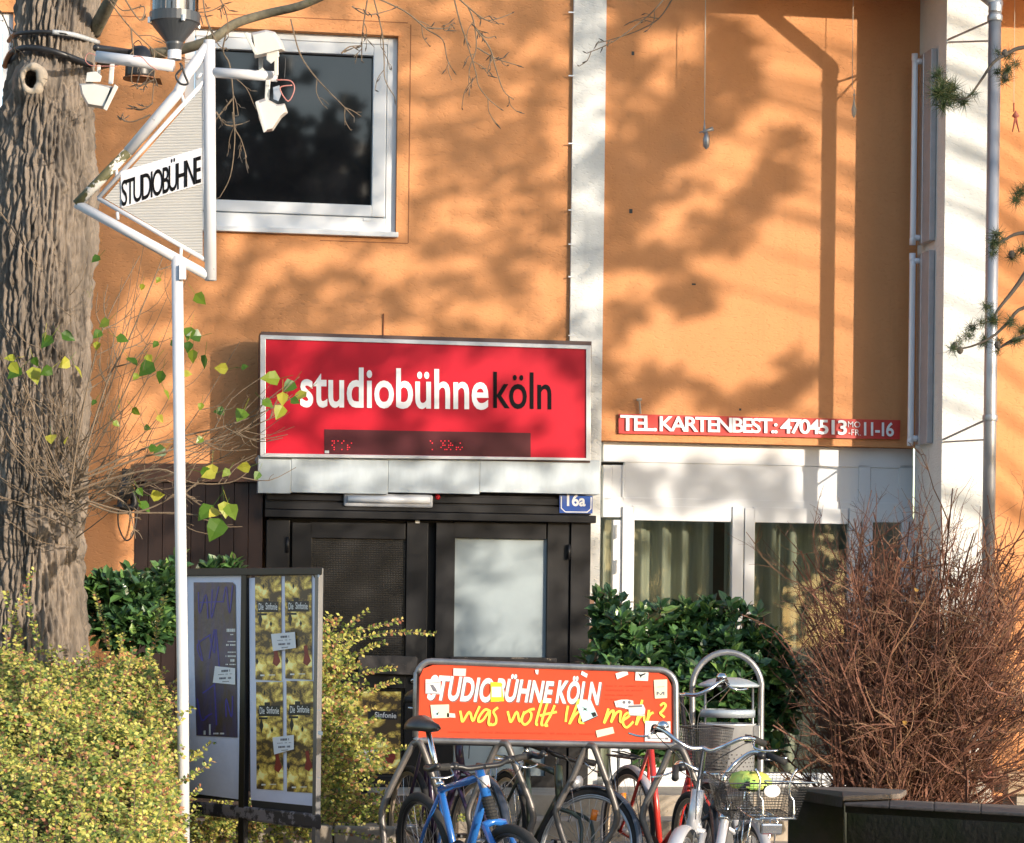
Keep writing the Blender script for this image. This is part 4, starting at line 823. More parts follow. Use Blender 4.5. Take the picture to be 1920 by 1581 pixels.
for (x0, x1, y0, y1, lb) in ((478, 527, 1080, 1277, 'upper left'), (534, 584, 1079, 1275, 'upper right'), (480, 530, 1279, 1482, 'lower left'), (537, 587, 1277, 1487, 'lower right')):
    w_ = x1 - x0
    p = paper([(x0, y0), (x1, y0), (x1 + 1, y1), (x0 + 1, y1 - 3)], m_root, f'yellow brown root photo poster, {lb} of four on the right panel', .004, group='root photo posters on the right panel')
    ty = y0 + (48 if y0 < 1200 else 44); m = MB(); m.px(bp_, [(x0 + 5, ty), (x1 - 5, ty), (x1 - 5, ty + 20), (x0 + 5, ty + 20)], .007, .0076); m.px(bp_, [(x0 + 16, ty - 6), (x0 + 26, ty - 6), (x0 + 26, ty), (x0 + 16, ty)], .007, .0076); m.px(bp_, [(x0 + 5, ty + 22), (x0 + 22, ty + 22), (x0 + 22, ty + 26), (x0 + 5, ty + 26)], .007, .0076); obj('title_box', m, m_darkbox, p, kind='stuff')
    m = text_mb('Die', [(x0 + 7, ty + 3), (x0 + 16, ty + 3), (x0 + 16, ty + 16), (x0 + 7, ty + 16)], bp_, .0078, .0003, .01); text_mb('Sinfonie', [(x0 + 20, ty + 2), (x1 - 7, ty + 3), (x1 - 7, ty + 16), (x0 + 20, ty + 15)], bp_, .0078, .0003, .012, mb=m)
    obj('lettering', m, m_text_w, p)
    m = MB(); nx_, ny_ = x1 - 14, y0 + 152; m.px(bp_, [(nx_ - 1, ny_ - 20), (nx_ + 6, ny_ - 22), (nx_ + 8, ny_ - 6), (nx_ + 13, ny_ + 8), (nx_ + 6, ny_ + 18), (nx_ - 2, ny_ + 12), (nx_ + 1, ny_ - 4)], .007, .0076); obj('nut_print', m, m_peanut, p)
    m = MB(); rr = random.Random(int(x0 + y0))
    for (ax_, ay_, aw, ah) in ((x0 + 10, y0 + 82, 8, 30), (x0 + 4, y0 + 160, 6, 14), (x0 + 30, y0 + 90, 5, 12), (x0 + 16, y0 + 20, 4, 12)):
        m.px(bp_, [(ax_, ay_ - ah / 2), (ax_ + aw / 2, ay_), (ax_, ay_ + ah / 2), (ax_ - aw / 2, ay_)], .0068, .0072)
    obj('dark_gaps_print', m, m_darkbox, p, kind='stuff')
    m = MB(); m.px(bp_, [(x0 + 10, y1 - 12), (x0 + 18, y1 - 12), (x0 + 18, y1 - 9), (x0 + 10, y1 - 9)], .0074, .0078); m.px(bp_, [(x0 + 26, y1 - 12), (x0 + 38, y1 - 12), (x0 + 38, y1 - 10.5), (x0 + 26, y1 - 10.5)], .0074, .0078); obj('footer_print', m, m_text_w, p, kind='stuff')
note([(508, 1189), (553, 1185), (555, 1215), (512, 1221)], 'small white notice across the two upper root posters')
note([(511, 1383), (551, 1378), (551, 1405), (514, 1415)], 'small white notice across the two lower root posters')
m = MB(); m.px(bp_, [(382, 1424), (392, 1438), (389, 1440), (384, 1430), (380, 1432)], .0035, .004); obj('ink_mark', m, m_print, LPp)
for x, y, w_, h_ in ((596, 1076, 3, 8), (596, 1370, 9, 9), (597, 1330, 3, 4), (597, 1457, 3, 4)):
    m = MB(); m.px(bp_, [(x, y), (x + w_, y + 2), (x + w_, y + h_), (x, y + h_ - 2)], .0215, .023); obj('paper_scrap', m, m_note, PS)
# ------------------------------------------------------------------ low stone kerb of the planting bed
KB = thing('bed_edging', 'pale stone edging blocks round the planting bed below the poster stand', 'edging', tuple(at(560, 1600, 15)), 0)
kp = [(330, 15.35), (460, 15.25), (626, 15.15), (745, 15.1), (850, 15.05)]
for i in range(4):
    a, b_ = at(kp[i][0], 1545, kp[i][1]), at(kp[i + 1][0], 1545, kp[i + 1][1]); dv = (b_ - a) / np.linalg.norm(b_ - a); b_ = b_ - dv * .008
    zt = .50; n_ = np.array([0, -1, 0.]); m = MB()
    g_ = lambda p, o, z: np.array([p[0], p[1] + o, z])
    m.hexa([g_(a, .35, .0), g_(b_, .35, .0), g_(b_, .35, zt), g_(a, .35, zt), g_(a, 0, .0), g_(b_, 0, .0), g_(b_, 0, zt), g_(a, 0, zt)]); obj('edging_block', m, m_stone, KB, bevel=.012)
# ------------------------------------------------------------------ yellow hedge and cotoneaster cover
m_hleaf = leafmat('hedge_leaf', [(0, (.06, .11, .03)), (.22, (.17, .24, .05)), (.48, (.42, .44, .09)), (.8, (.62, .55, .14)), (.91, (.50, .27, .12)), (1, (.33, .11, .07))], rough=.5, trans=.3)
def hedge_h(x, y):
    px_ = CX + x / y * F
    h = np.interp(y, [11.2, 12.2, 13, 14, 15.0, 15.5, 15.9], [.30, .54, .78, 1.06, 1.28, 1.34, 1.30])
    e = np.clip((345 - px_) / 60, 0, 1); h = h - (1 - e) * .55
    b1 = np.array([noise.noise((a * 2.2, b * 2.2, 0)) for a, b in zip(np.ravel(x), np.ravel(y))]).reshape(np.shape(x)) * .20
    b2 = np.array([noise.noise((a * 7, b * 7, 3)) for a, b in zip(np.ravel(x), np.ravel(y))]).reshape(np.shape(x)) * .08
    return h + b1 + b2
xs = np.linspace(-3.9, -1.55, 60); ys = np.linspace(11.2, 15.9, 90); X, Y = np.meshgrid(xs, ys); H = hedge_h(X, Y) - .10
ok = (CX + X / Y * F) < 352
m = MB(); V = np.stack([X, Y, np.where(ok, H, -.05)], -1).reshape(-1, 3)
m.add(V, [(j * 60 + i, j * 60 + i + 1, (j + 1) * 60 + i + 1, (j + 1) * 60 + i) for j in range(89) for i in range(59)])
HG = thing('hedge', 'broad yellow green cotoneaster hedge sloping up to the foot of the poplar', 'hedge', (-2.7, 13.5, 0))
m_tangle = M('twig_tangle', (.12, .075, .035), rough=1, col2=(.03, .03, .01), vs_=25, bump=.03, bs=30)
obj('woody_mass', m, m_tangle, HG, smooth=True, kind='stuff')
NL = 64000
yy = 11.3 + 4.6 * rng.random(NL) ** .9; pxl = rng.uniform(-40, 352, NL); xx = (pxl - CX) / F * yy
hh = hedge_h(xx, yy); gap = np.array([noise.noise((a * 9, b * 9, 7)) + .5 * noise.noise((a * 24, b * 24, 2)) for a, b in zip(xx, yy)]); kp = (gap < .30) | (rng.random(NL) < .25); xx, yy, hh, NL = xx[kp], yy[kp], hh[kp], int(kp.sum())
zz = hh - np.abs(rng.normal(0, .06, NL)) + .03
m = MB(); Rr = rots(NL, (.25, -.55, .6), .55); m.scatter(SM_V, SM_F, np.stack([xx, yy, zz], 1), Rr, rng.uniform(.014, .033, NL)[:, None] * np.array([[1.25, 1, 1]]))
obj('foliage', m, m_hleaf, HG, kind='stuff')
m = MB(); lf = MB(); hs = random.Random(9); lp, lr_, lsz = [], [], []
def spray(px_, py_, Y, L_, ang, curl=.0, n=12, ls=.022, r0=.003):
    """an arching cotoneaster shoot with paired small leaves"""
    a = ang; p = at(px_, py_, Y); P_ = [p.copy()]; st_ = L_ / n
    for k in range(n):
        p = p + np.array([math.sin(a), hs.gauss(0, .15), math.cos(a)]) * st_; a += curl / n + hs.gauss(0, .05); P_.append(p.copy())
    P_ = np.array(P_); m.tube(P_, np.linspace(r0, r0 * .35, len(P_)), 4)
    for k in range(1, len(P_)):
        d = P_[k] - P_[k - 1]; d /= np.linalg.norm(d)
        for s_ in (-1, 1):
            for _ in range(2):
                v = np.array([d[2] * s_, hs.gauss(-.3, .4), -d[0] * s_]) + d * .6 + np.array([hs.gauss(0, .2)] * 3); lp.append(P_[k] - d * st_ * hs.random()); lr_.append(v); lsz.append(ls * hs.uniform(.7, 1.2))
for k in range(420):
    x = hs.uniform(-10, 345); Y = hs.uniform(12.0, 15.8); z = float(hedge_h(np.array([(x - CX) / F * Y]), np.array([Y]))[0]); py_ = HY - (z - CAMZ) / Y * F
    spray(x, py_ + 8, Y, hs.uniform(.10, .3), hs.uniform(-1, 1.2), hs.uniform(-.6, .8), 8)
for s_ in ((200, 1215, 15.4, .33, -.1, .1), (290, 1215, 15.0, .3, .1, .3), (75, 1215, 15.4, .3, -.2, .2), (10, 1190, 15.0, .4, .3, .2), (45, 1200, 15.2, .3, -.5, .2)): spray(*s_, 14)
obj('shoots', m, m_twig, HG, kind='stuff')
def flush_leaves(parent, name='shoot_leaves'):
    global lp, lr_, lsz
    l = MB(); D = np.array(lr_); l.scatter(SM_V, SM_F, np.array(lp), rot_dir(D, (.2, -.8, .5), .5), np.array(lsz)[:, None] * np.array([[1.2, 1, 1]])); o = obj(name, l, m_hleaf, parent, kind='stuff'); lp, lr_, lsz = [], [], []; return o
flush_leaves(HG)
# the bush right of the poster stand
CB = thing('cotoneaster_bush', 'yellow green cotoneaster bush spilling out right of the poster stand', 'bush', tuple(at(640, 1540, 15.6)))
m = MB()
edge = [(1165, 625), (1210, 628), (1250, 640), (1290, 650), (1340, 662), (1400, 672), (1450, 690), (1500, 690), (1545, 670)]
for k in range(430):
    y = 1185 + 370 * hs.random() ** .85; xr = float(np.interp(y, [e[0] for e in edge], [e[1] for e in edge])); x = hs.uniform(500, xr - 18 * hs.random())
    if y < 1215 and x > 655: continue
    spray(x - 10, y + 6, hs.uniform(15.2, 16.1), hs.uniform(.12, .30), hs.uniform(.1, 2.0), hs.uniform(.0, .9), 8, .025)
for s_ in ((628, 1230, 15.6, .62, .75, .9, 22), (625, 1215, 15.6, .30, .5, .9, 12), (660, 1185, 15.5, .3, 1.35, .2, 12), (640, 1290, 15.5, .35, .9, .5, 14), (690, 1300, 15.5, .2, .9, .5, 10), (650, 1240, 15.5, .26, .9, .6, 12), (690, 1420, 15.4, .25, 1.2, .5, 10), (620, 1562, 15.0, .7, 1.5, .1, 22), (400, 1560, 15.0, .6, 1.4, .0, 18), (350, 1540, 14.8, .35, 1.0, .4, 12), (360, 1500, 15.0, .3, .6, .5, 12)): spray(*s_, .024)
for k in range(90): spray(hs.uniform(345, 600), hs.uniform(1530, 1600), hs.uniform(14.9, 15.1), hs.uniform(.06, .18), hs.uniform(-1, 1.5), .3, 7)
for k in range(60): spray(hs.uniform(560, 840), hs.uniform(1530, 1560), hs.uniform(15.3, 15.6), hs.uniform(.06, .14), hs.uniform(-1, 1.5), .3, 6)
obj('stems', m, m_twig, CB, kind='stuff'); flush_leaves(CB)
# inside leaves give the bush its body
Nn = 3800; yv = 1200 + 345 * rng.random(Nn); xv = 480 + (np.interp(yv, [e[0] for e in edge], [e[1] - 40 for e in edge]) - 480) * rng.random(Nn); Yv = rng.uniform(15.4, 16.2, Nn)
P_ = np.array([at(a, b_, c) for a, b_, c in zip(xv, yv, Yv)]); m = MB(); m.scatter(SM_V, SM_F, P_, rots(Nn, (.3, -.8, .4), .7), rng.uniform(.018, .032, Nn)[:, None] * np.array([[1.25, 1, 1]])); obj('foliage', m, m_hleaf, CB, kind='stuff')
m = MB(); m.box((-2.9, 15.35, .1), (-.35, 19.0, .46)); obj('planting_bed', m, m_soil, kind='structure')
# ------------------------------------------------------------------ laurel bushes
m_laurel = leafmat('laurel_leaf', [(0, (.03, .075, .03)), (.5, (.055, .125, .045)), (.85, (.10, .21, .055)), (1, (.19, .30, .07))], rough=.3, trans=.15, spec=.6)
def laurel(name, label, blobs, nstuff, npart, size, base):
    root = thing(name, label, 'bush', tuple(base)); tot = sum(b_[3] * b_[4] for b_ in blobs)
    lm = MB(); lm.scatter(LEAF_V, LEAF_F, np.array([[0, 0, 0.]]), np.eye(3)[None], [1.]); l0 = obj('leaf', lm, m_laurel, root)
    for v, c in zip(l0.data.vertices, lm.v[0]): v.co = Vector(c)
    first = True; st = MB(); body = MB(); SP, SD_, SS = [], [], []
    for (x, y, Y, rx, ry) in blobs:
        fr = rx * ry / tot; c = at(x, y, Y); ax, az = rx / F * Y, ry / F * Y
        nr_ = int((nstuff + npart) * fr / 7) + 2
        for k in range(nr_):      # rosettes: whorls of leaves at shoot ends
            v = rng.normal(size=3); v /= np.linalg.norm(v); 
            if v[1] > .5: v[1] *= -1
            if v[2] < -.3 and rng.random() < .5: v[2] *= -1
            q = c + v * np.array([ax, min(ax, az) * 1.0, az]) * (rng.uniform(.62, 1.02) if rng.random() < .8 else rng.uniform(1., 1.3)); up = v * .8 + np.array([0, -.2, .7]) + rng.normal(size=3) * .25; up /= np.linalg.norm(up)
            a = np.cross(up, (0, 1, 0.)); a /= np.linalg.norm(a); b_ = np.cross(up, a); n_ = rng.integers(6, 10); ph = rng.random() * 6
            st.tube([q - up * .16, q], [.004, .003], 4)
            for i in range(n_):
                t = ph + i * 2.4; hgt = i / n_; d = (a * math.cos(t) + b_ * math.sin(t)) * (1.05 - hgt * .6) + up * (.15 + hgt * .9); SP.append(q - up * (.07 * (1 - hgt))); SD_.append(d); SS.append(size * rng.uniform(.75, 1.15) * (1.1 - .35 * hgt))
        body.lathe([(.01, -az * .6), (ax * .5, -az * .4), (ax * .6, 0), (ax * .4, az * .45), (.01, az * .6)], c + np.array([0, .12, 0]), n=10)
    SP, SD_, SS = np.array(SP), np.array(SD_), np.array(SS); order = np.argsort(SP[:, 1]); RR = rot_dir(SD_, (0, -.4, .9), .25)
    RR = RR * np.array([1., 1, 1])
    vis = order[:npart]
    for k in vis:
        Rm = RR[k] @ np.diag([.8, 1, 1]); leaf_at(l0, root, SP[k], SS[k], Rm, first); first = False
    rest = order[npart:]; m = MB(); m.scatter(LEAF_V, LEAF_F, SP[rest], RR[rest], SS[rest]); obj('foliage', m, m_laurel, root, kind='stuff')
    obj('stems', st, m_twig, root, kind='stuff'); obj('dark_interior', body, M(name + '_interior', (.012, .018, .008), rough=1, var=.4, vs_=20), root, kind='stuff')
    return root
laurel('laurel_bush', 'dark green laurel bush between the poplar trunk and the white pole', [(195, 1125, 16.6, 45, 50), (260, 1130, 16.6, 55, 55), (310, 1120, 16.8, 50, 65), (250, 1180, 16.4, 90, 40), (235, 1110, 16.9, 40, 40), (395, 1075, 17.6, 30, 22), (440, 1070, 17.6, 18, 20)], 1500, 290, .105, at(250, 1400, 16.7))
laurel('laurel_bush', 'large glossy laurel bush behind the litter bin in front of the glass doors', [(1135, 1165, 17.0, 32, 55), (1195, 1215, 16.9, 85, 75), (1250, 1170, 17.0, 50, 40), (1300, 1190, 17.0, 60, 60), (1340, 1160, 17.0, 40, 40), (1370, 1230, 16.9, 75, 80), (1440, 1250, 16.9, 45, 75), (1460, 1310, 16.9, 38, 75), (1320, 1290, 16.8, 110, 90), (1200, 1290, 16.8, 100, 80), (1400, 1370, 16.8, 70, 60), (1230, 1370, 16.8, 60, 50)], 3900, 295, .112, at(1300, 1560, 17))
# ------------------------------------------------------------------ bare brown bush
BR = thing('bare_shrub', 'dense leafless reddish brown shrub behind the dark planter wall', 'shrub', tuple(at(1690, 1510, 16.6)))
m_bare = M('reddish_twig', (.20, .085, .052), rough=.8, var=.45, vs_=18)
m_bare2 = M('tan_twig', (.24, .13, .07), rough=.8, var=.3, vs_=18)
m = MB(); m2 = MB(); bs = random.Random(12)
def bare(p, d, L_, r_, lvl, mb_):
    n = 6; P_ = [p]; q = p.copy(); dd = d.copy()
    for k in range(n):
        dd = dd + np.array([bs.gauss(0, .13 + .12 * (lvl < 2)), bs.gauss(0, .13), bs.gauss(.02, .08 + .1 * (lvl < 2))]); dd /= np.linalg.norm(dd); q = q + dd * L_ / n; P_.append(q.copy())
    mb_.tube(P_, np.linspace(r_, r_ * .4, n + 1), 3, caps=False)
    if lvl:
        for k in range(8 if lvl == 2 else 4):
            i = bs.randint(1, n - 1); v = dd * .7 + np.array([bs.gauss(0, .6), bs.gauss(0, .45), bs.gauss(.1, .5)]); v /= np.linalg.norm(v); bare(P_[i], v, L_ * bs.uniform(.16, .36), r_ * .5, lvl - 1, m2 if bs.random() < .22 else mb_)
for k in range(600):
    a = bs.gauss(0.04, .37); c_ = bs.gauss(0, .2); b0 = at(1690 + bs.gauss(0, 50), 1500, 16.6 + bs.gauss(0, .15)); b0[2] = bs.uniform(.25, .75)
    a = max(-.55, min(1.1, a)); d = np.array([math.sin(a), c_, math.cos(a)]); d /= np.linalg.norm(d)
    L_ = bs.uniform(.95, 2.0) * (1 - .22 * abs(a) - .35 * max(0, -a)) * (1.0 if a > -.2 else .85); bare(b0, d, L_, bs.choice((.004, .0055, .007, .012)), 2, m)
for a in (-1.0, -.9, 1.25, 1.35, 1.45): bare(at(1690, 1490, 16.5), np.array([math.sin(a), -.1, math.cos(a)]), .9, .006, 2, m)
obj('branches', m, m_bare, BR, kind='stuff'); obj('pale_twigs', m2, m_bare2, BR, kind='stuff')
for (x, y) in ((1720, 1110), (1700, 1358)):
    q = MB(); q.scatter(PLV, LEAF_F, np.array([at(x, y, 15.9)]), rots(1, (0, -1, .3), .4), [.032]); obj('withered_leaf', q, M('ochre_leaf', (.55, .3, .06), rough=.6, var=.2), BR)
# ------------------------------------------------------------------ dark planter walls at the lower right
PW = thing('planter_wall', 'dark mossy low planter wall with lit coping along the lower right', 'wall', tuple(at(1750, 1581, 14.6)))
def slab(pts, z, th_, name, mat, parent):   # a flat slab whose top outline is given in picture points at height z
    V = []
    for x, y in pts: r_ = ray(x, y); V.append(np.array([0, 0, CAMZ]) + r_ * ((z - CAMZ) / r_[2]))
    k = len(V); B = [v - ZX * th_ for v in V]; m = MB(); m.add(V + B, [list(range(k))[::-1], list(range(k, 2 * k))] + [(i, (i + 1) % k, k + (i + 1) % k, k + i) for i in range(k)]); return obj(name, m, mat, parent, bevel=.006), V
zc = .70
cuts = [1583, 1668, 1752, 1840, 1930, 2030]
top = lambda x: 1496 + (x - 1583) * .042; frt = lambda x: 1506 + (x - 1583) * .058
for i in range(5):
    a, b_ = cuts[i], cuts[i + 1] - 1.2; slab([(a, top(a)), (b_, top(b_)), (b_, frt(b_)), (a, frt(a))], zc, .016, 'coping_slab', m_cop, PW)
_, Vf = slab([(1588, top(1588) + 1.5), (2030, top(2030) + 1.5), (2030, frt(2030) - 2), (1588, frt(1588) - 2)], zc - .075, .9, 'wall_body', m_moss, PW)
slab([(1585, top(1585) + .5), (2030, top(2030) + .5), (2030, frt(2030) - .5), (1585, frt(1585) - .5)], zc - .018, .055, 'coping_dark_layer', m_moss, PW)  # second, dark layer: the coping front is darker than its thin top
PB_ = thing('planter_block', 'dark mossy square planter end with slabs on top beside the wire basket bicycle', 'planter', tuple(at(1560, 1581, 14.9)))
zq_ = .735
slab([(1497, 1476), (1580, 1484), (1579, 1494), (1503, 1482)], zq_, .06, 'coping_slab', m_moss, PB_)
slab([(1497, 1475), (1620, 1476.5), (1700, 1481), (1690, 1488), (1640, 1490), (1580, 1492), (1578, 1484)], zq_ + .003, .03, 'coping_slab', m_cop, PB_)
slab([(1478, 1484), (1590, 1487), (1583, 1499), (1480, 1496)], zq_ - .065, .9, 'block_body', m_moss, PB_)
m = MB(); c = at(1780, 1500, 17.6); 
m = MB(); m.lathe([(.0, .16), (.12, .15), (.2, .08), (.22, .0)], at(1800, 1502, 17.4), n=9); obj('rock', m, m_conc, label='grey rock lying behind the planter wall near the pipe foot', cat='rock')
# ------------------------------------------------------------------ litter bin in its hoop
BD = 14.85
BN = thing('litter_bin', 'perforated steel litter bin with domed lid inside a steel hoop', 'bin', tuple(at(1362, 1600, BD)))
m = MB(); P_ = [at(1300, 1700, BD), at(1299, 1450, BD), at(1298, 1300, BD)] + [at(1363 - 65 * math.cos(t), 1290 - 67 * math.sin(t), BD) for t in np.linspace(.12, math.pi - .12, 15)] + [at(1427, 1300, BD), at(1426, 1450, BD), at(1425, 1700, BD)]
m.tube(P_, .0175, 14); obj('hoop', m, m_steel, BN, smooth=True)
rb = 53 / F * BD
m = MB(); c = at(1366, 1284, BD); m.lathe([(0, .042), (.06, .04), (.11, .028), (.155, .008), (.172, -.002), (.165, -.012), (0, -.012)], c, n=40); obj('lid', m, m_galv, BN, smooth=True)
m = MB()
for s_ in (-1, 1): m.tube([c + np.array([s_ * .132, -.03, -.01]), at(1366, 1440, BD) + np.array([s_ * .132, -.03, 0])], .007, 8)
obj('lid_rods', m, m_steel, BN, smooth=True)
c2 = at(1364, 1338, BD); m = MB(); m.lathe([(rb * .96, -.018), (rb * .98, -.02), (rb * .98, .02), (rb * .9, .024)], c2, n=40); obj('ring', m, m_galv, BN, smooth=True)
m_perf = M('perforated_steel', (.62, .62, .62), rough=.35, metal=.5, var=.15, vs_=7)
N = m_perf.node_tree.nodes; L = m_perf.node_tree.links; b = N['Principled BSDF']
m = MB(); c3 = at(1362, 1500, BD); zt_b = at(1362, 1356, BD)[2] - c3[2]
m.lathe([(rb * .8, -.25), (rb * .9, -.25), (rb, zt_b - .012), (rb * 1.02, zt_b - .01), (rb * 1.02, zt_b), (rb * .97, zt_b), (rb * .9, -.1)], c3, n=48); obj('bin_body', m, m_perf, BN, smooth=True)
m = MB()
for rI in range(12):
    for k in range(34):
        t = 2 * math.pi * (k + .5 * (rI % 2)) / 34; z = zt_b - .17 - rI * .022; rr2 = rb * (.9 + .1 * (z + .25) / (zt_b + .25)) + .0012
        if math.sin(t) < .1:
            p = c3 + np.array([rr2 * math.cos(t), rr2 * math.sin(t), z]); tx = np.array([-math.sin(t), math.cos(t), 0]); m.add([p - tx * .0045 - ZX * .0035, p + tx * .0045 - ZX * .0035, p + tx * .0045 + ZX * .0035, p - tx * .0045 + ZX * .0035], [(0, 1, 2, 3)])
obj('perforations', m, m_plastic, BN, kind='stuff')
m = MB(); p = Pl(at(1420, 1380, BD - .06), (0, -1, 0)); m.px(p, [(1412, 1360), (1425, 1360), (1425, 1391), (1412, 1391)], 0, .02); obj('lock_plate', m, m_steel, BN, bevel=.003)
# ------------------------------------------------------------------ bicycle rack with its advertising panel
RD = 13.7
RK = thing('bicycle_rack', 'steel bicycle rack with bent tube hoops and an orange studiobühne panel on top', 'bicycle rack', tuple(at(1020, 1720, RD)))
rp_ = Pl(at(1020, 1400, RD), (0, -1, 0))
HO = [[(722, 1640), (720, 1575), (716, 1528), (724, 1498), (745, 1452), (772, 1400), (778, 1394), (784, 1392), (790, 1397), (806, 1440), (824, 1498), (830, 1530), (823, 1562), (838, 1600), (850, 1660)],
      [(880, 1660), (872, 1600), (884, 1560), (878, 1528), (888, 1495), (915, 1435), (930, 1402), (938, 1394), (946, 1394), (953, 1400), (972, 1450), (993, 1502), (1000, 1535), (994, 1560), (1000, 1600), (1003, 1660)],
      [(1080, 1660), (1066, 1600), (1055, 1570), (1044, 1532), (1046, 1512), (1075, 1455), (1096, 1404), (1102, 1398), (1110, 1399), (1116, 1406), (1135, 1458), (1150, 1500), (1157, 1532), (1150, 1558), (1132, 1590), (1125, 1660)],
      [(1230, 1640), (1222, 1590), (1208, 1548), (1205, 1530), (1212, 1505), (1238, 1450), (1256, 1408), (1262, 1402), (1272, 1402), (1280, 1408), (1298, 1450), (1316, 1500), (1322, 1530), (1316, 1560), (1322, 1640)]]
for k, h_ in enumerate(HO):
    Y0 = RD + .0; P_ = spline([at(x, y, Y0 + .03 * math.sin(i * .45)) for i, (x, y) in enumerate(h_)], 4); a = P_[0].copy(); b_ = P_[-1].copy(); a[2] = .1; b_[2] = .1
    m = MB(); m.tube(np.vstack([[a], P_, [b_]]), .0175, 12); obj('hoop', m, m_dsteel, RK, smooth=True)
fr_ = [(779, 1382), (781, 1262)] + [(781 + 28 - 28 * math.cos(t), 1272 - 32 * math.sin(t)) for t in np.linspace(.3, math.pi / 2, 6)] + [(1000, 1248), (1228, 1256)] + [(1234 + 33 * math.sin(t), 1288 - 32 * math.cos(t)) for t in np.linspace(.15, math.pi / 2, 6)] + [(1268, 1385), (1264, 1397), (1250, 1398)] + [(1000, 1393), (795, 1388), (783, 1389)]
m = MB(); P_ = [at(x, y, RD) for x, y in fr_]; P_.append(P_[0]); m.tube(P_, .0165, 12); obj('panel_frame', m, m_steel, RK, smooth=True)
m = MB(); m.tube([at(786, 1391, RD + .02), at(1262, 1401, RD + .02)], .015, 10); obj('top_bar', m, m_dsteel, RK, smooth=True)
pan = [(784, 1386), (786, 1272), (794, 1254), (812, 1247)][::1] + [(1000, 1251), (1226, 1259), (1250, 1268), (1262, 1290), (1263, 1392)]
m = MB(); m.px(rp_, pan, -.012, .0); obj('panel', m, m_rack, RK)
m = MB()
for s_, q in (('STUDIO', [(806, 1265), (928, 1272), (924, 1318), (800, 1313)]), ('BÜHNE', [(933, 1262), (1040, 1269), (1035, 1319), (926, 1316)]), ('KÖLN', [(1046, 1266), (1129, 1270), (1124, 1323), (1041, 1319)])): text_mb(s_, q, rp_, .0015, .001, .036, mb=m, shear=.12, spacing=1.05)
obj('lettering', m, m_text_w, RK)
m = MB()
for s_, q in (('STUDIO', [(806, 1265), (928, 1272), (924, 1318), (800, 1313)]), ('BÜHNE', [(933, 1262), (1040, 1269), (1035, 1319), (926, 1316)]), ('KÖLN', [(1046, 1266), (1129, 1270), (1124, 1323), (1041, 1319)])): text_mb(s_, [(x + 1.6, y + 1.8) for x, y in q], rp_, .0006, .0003, .036, mb=m, shear=.12, spacing=1.05)
obj('lettering_shadow_print', m, M('grey_shadow_print', (.16, .12, .12), rough=.5, var=.1), RK)
def c6(pts): return [(680 + x / 3.2, 1200 + y / 3.2) for x, y in pts]
WD = []
m = MB()
for pts in ([(585, 425), (592, 460), (600, 490), (640, 432), (660, 486), (682, 440), (702, 398)], [(768, 430), (735, 418), (700, 460), (695, 490), (722, 480), (762, 428), (755, 500), (768, 512)], [(812, 405), (785, 430), (800, 465), (798, 500), (775, 510), (765, 500)],
            [(870, 428), (878, 460), (890, 492), (925, 432), (942, 490), (970, 430)], [(1000, 422), (966, 445), (955, 488), (975, 508), (1004, 482), (1012, 444), (998, 422), (1032, 414)], [(1078, 362), (1060, 420), (1040, 500), (1052, 508)], [(1108, 378), (1088, 440), (1072, 505), (1085, 510)], [(1152, 392), (1128, 450), (1100, 500), (1098, 515), (1112, 512)], [(1062, 455), (1100, 445), (1165, 432)],
            [(1232, 395), (1222, 450), (1218, 492)], [(1298, 356), (1270, 430), (1240, 505), (1270, 455), (1300, 430), (1308, 450), (1300, 492), (1330, 498)], [(1475, 412), (1460, 460), (1448, 500), (1480, 440), (1505, 425), (1500, 460), (1490, 495), (1520, 440), (1548, 430), (1545, 470), (1548, 492), (1565, 490)],
            [(1565, 480), (1600, 455), (1592, 438), (1570, 455), (1562, 500), (1585, 525), (1625, 490)], [(1678, 360), (1662, 420), (1640, 510), (1660, 470), (1685, 450), (1690, 480), (1700, 500)], [(1718, 420), (1712, 460), (1705, 495), (1722, 450), (1745, 435)], [(1785, 395), (1805, 380), (1818, 395), (1800, 425), (1785, 440), (1812, 465)]):
    WD.append(c6(pts))
for a_, b_ in ((0, 3), (3, 9), (9, 11), (11, 15), (15, 16)):
    m = MB()
    for q in WD[a_:b_]: stroke(m, rp_, q, 4.4, .003, .0008)
    obj('script_lettering', m, m_text_y, RK)
def plines(pl, L_, mat, z0, parent, nm='small_print', seed=1):
    m = MB(); rr = random.Random(seed)
    for x0, x1, y, h, sl in L_:
        x = x0
        while x < x1:
            w_ = rr.uniform(1.4, 4)
            if rr.random() > .2: yy_ = y + (x - x0) * sl; m.px(pl, [(x, yy_), (min(x + w_, x1), yy_), (min(x + w_, x1), yy_ + h), (x, yy_ + h)], z0, z0 + .0003)
            x += w_ + .8
    return obj(nm, m, mat, parent, kind='stuff')
m_faint = M('faint_red_print', (.55, .06, .02), rough=.4, var=.1)
plines(rp_, [(1136, 1222, 1285, 2.6, .01), (1136, 1208, 1293, 2.6, .01), (1134, 1190, 1302, 2.6, .01), (1132, 1170, 1310, 2.6, .01), (838, 1115, 1371, 3.2, .015)], m_faint, .0012, RK)
def sticker(pts, mat, lab, deco=None, z=.004):
    m = MB(); m.px(rp_, pts, z, z + .0015); o = obj('sticker', m, mat, label=lab, cat='sticker', group='stickers on the orange panel')
    if deco: deco(o, z + .0018)
    return o
m_stk = M('white_sticker', (.78, .77, .74), rough=.5, var=.06); m_stc = M('cream_sticker', (.78, .73, .52), rough=.5, var=.08); m_sty = M('yellow_sticker', (.85, .68, .03), rough=.45, var=.05); m_stb = M('pale_blue_sticker', (.50, .74, .76), rough=.4, var=.1, vs_=9)
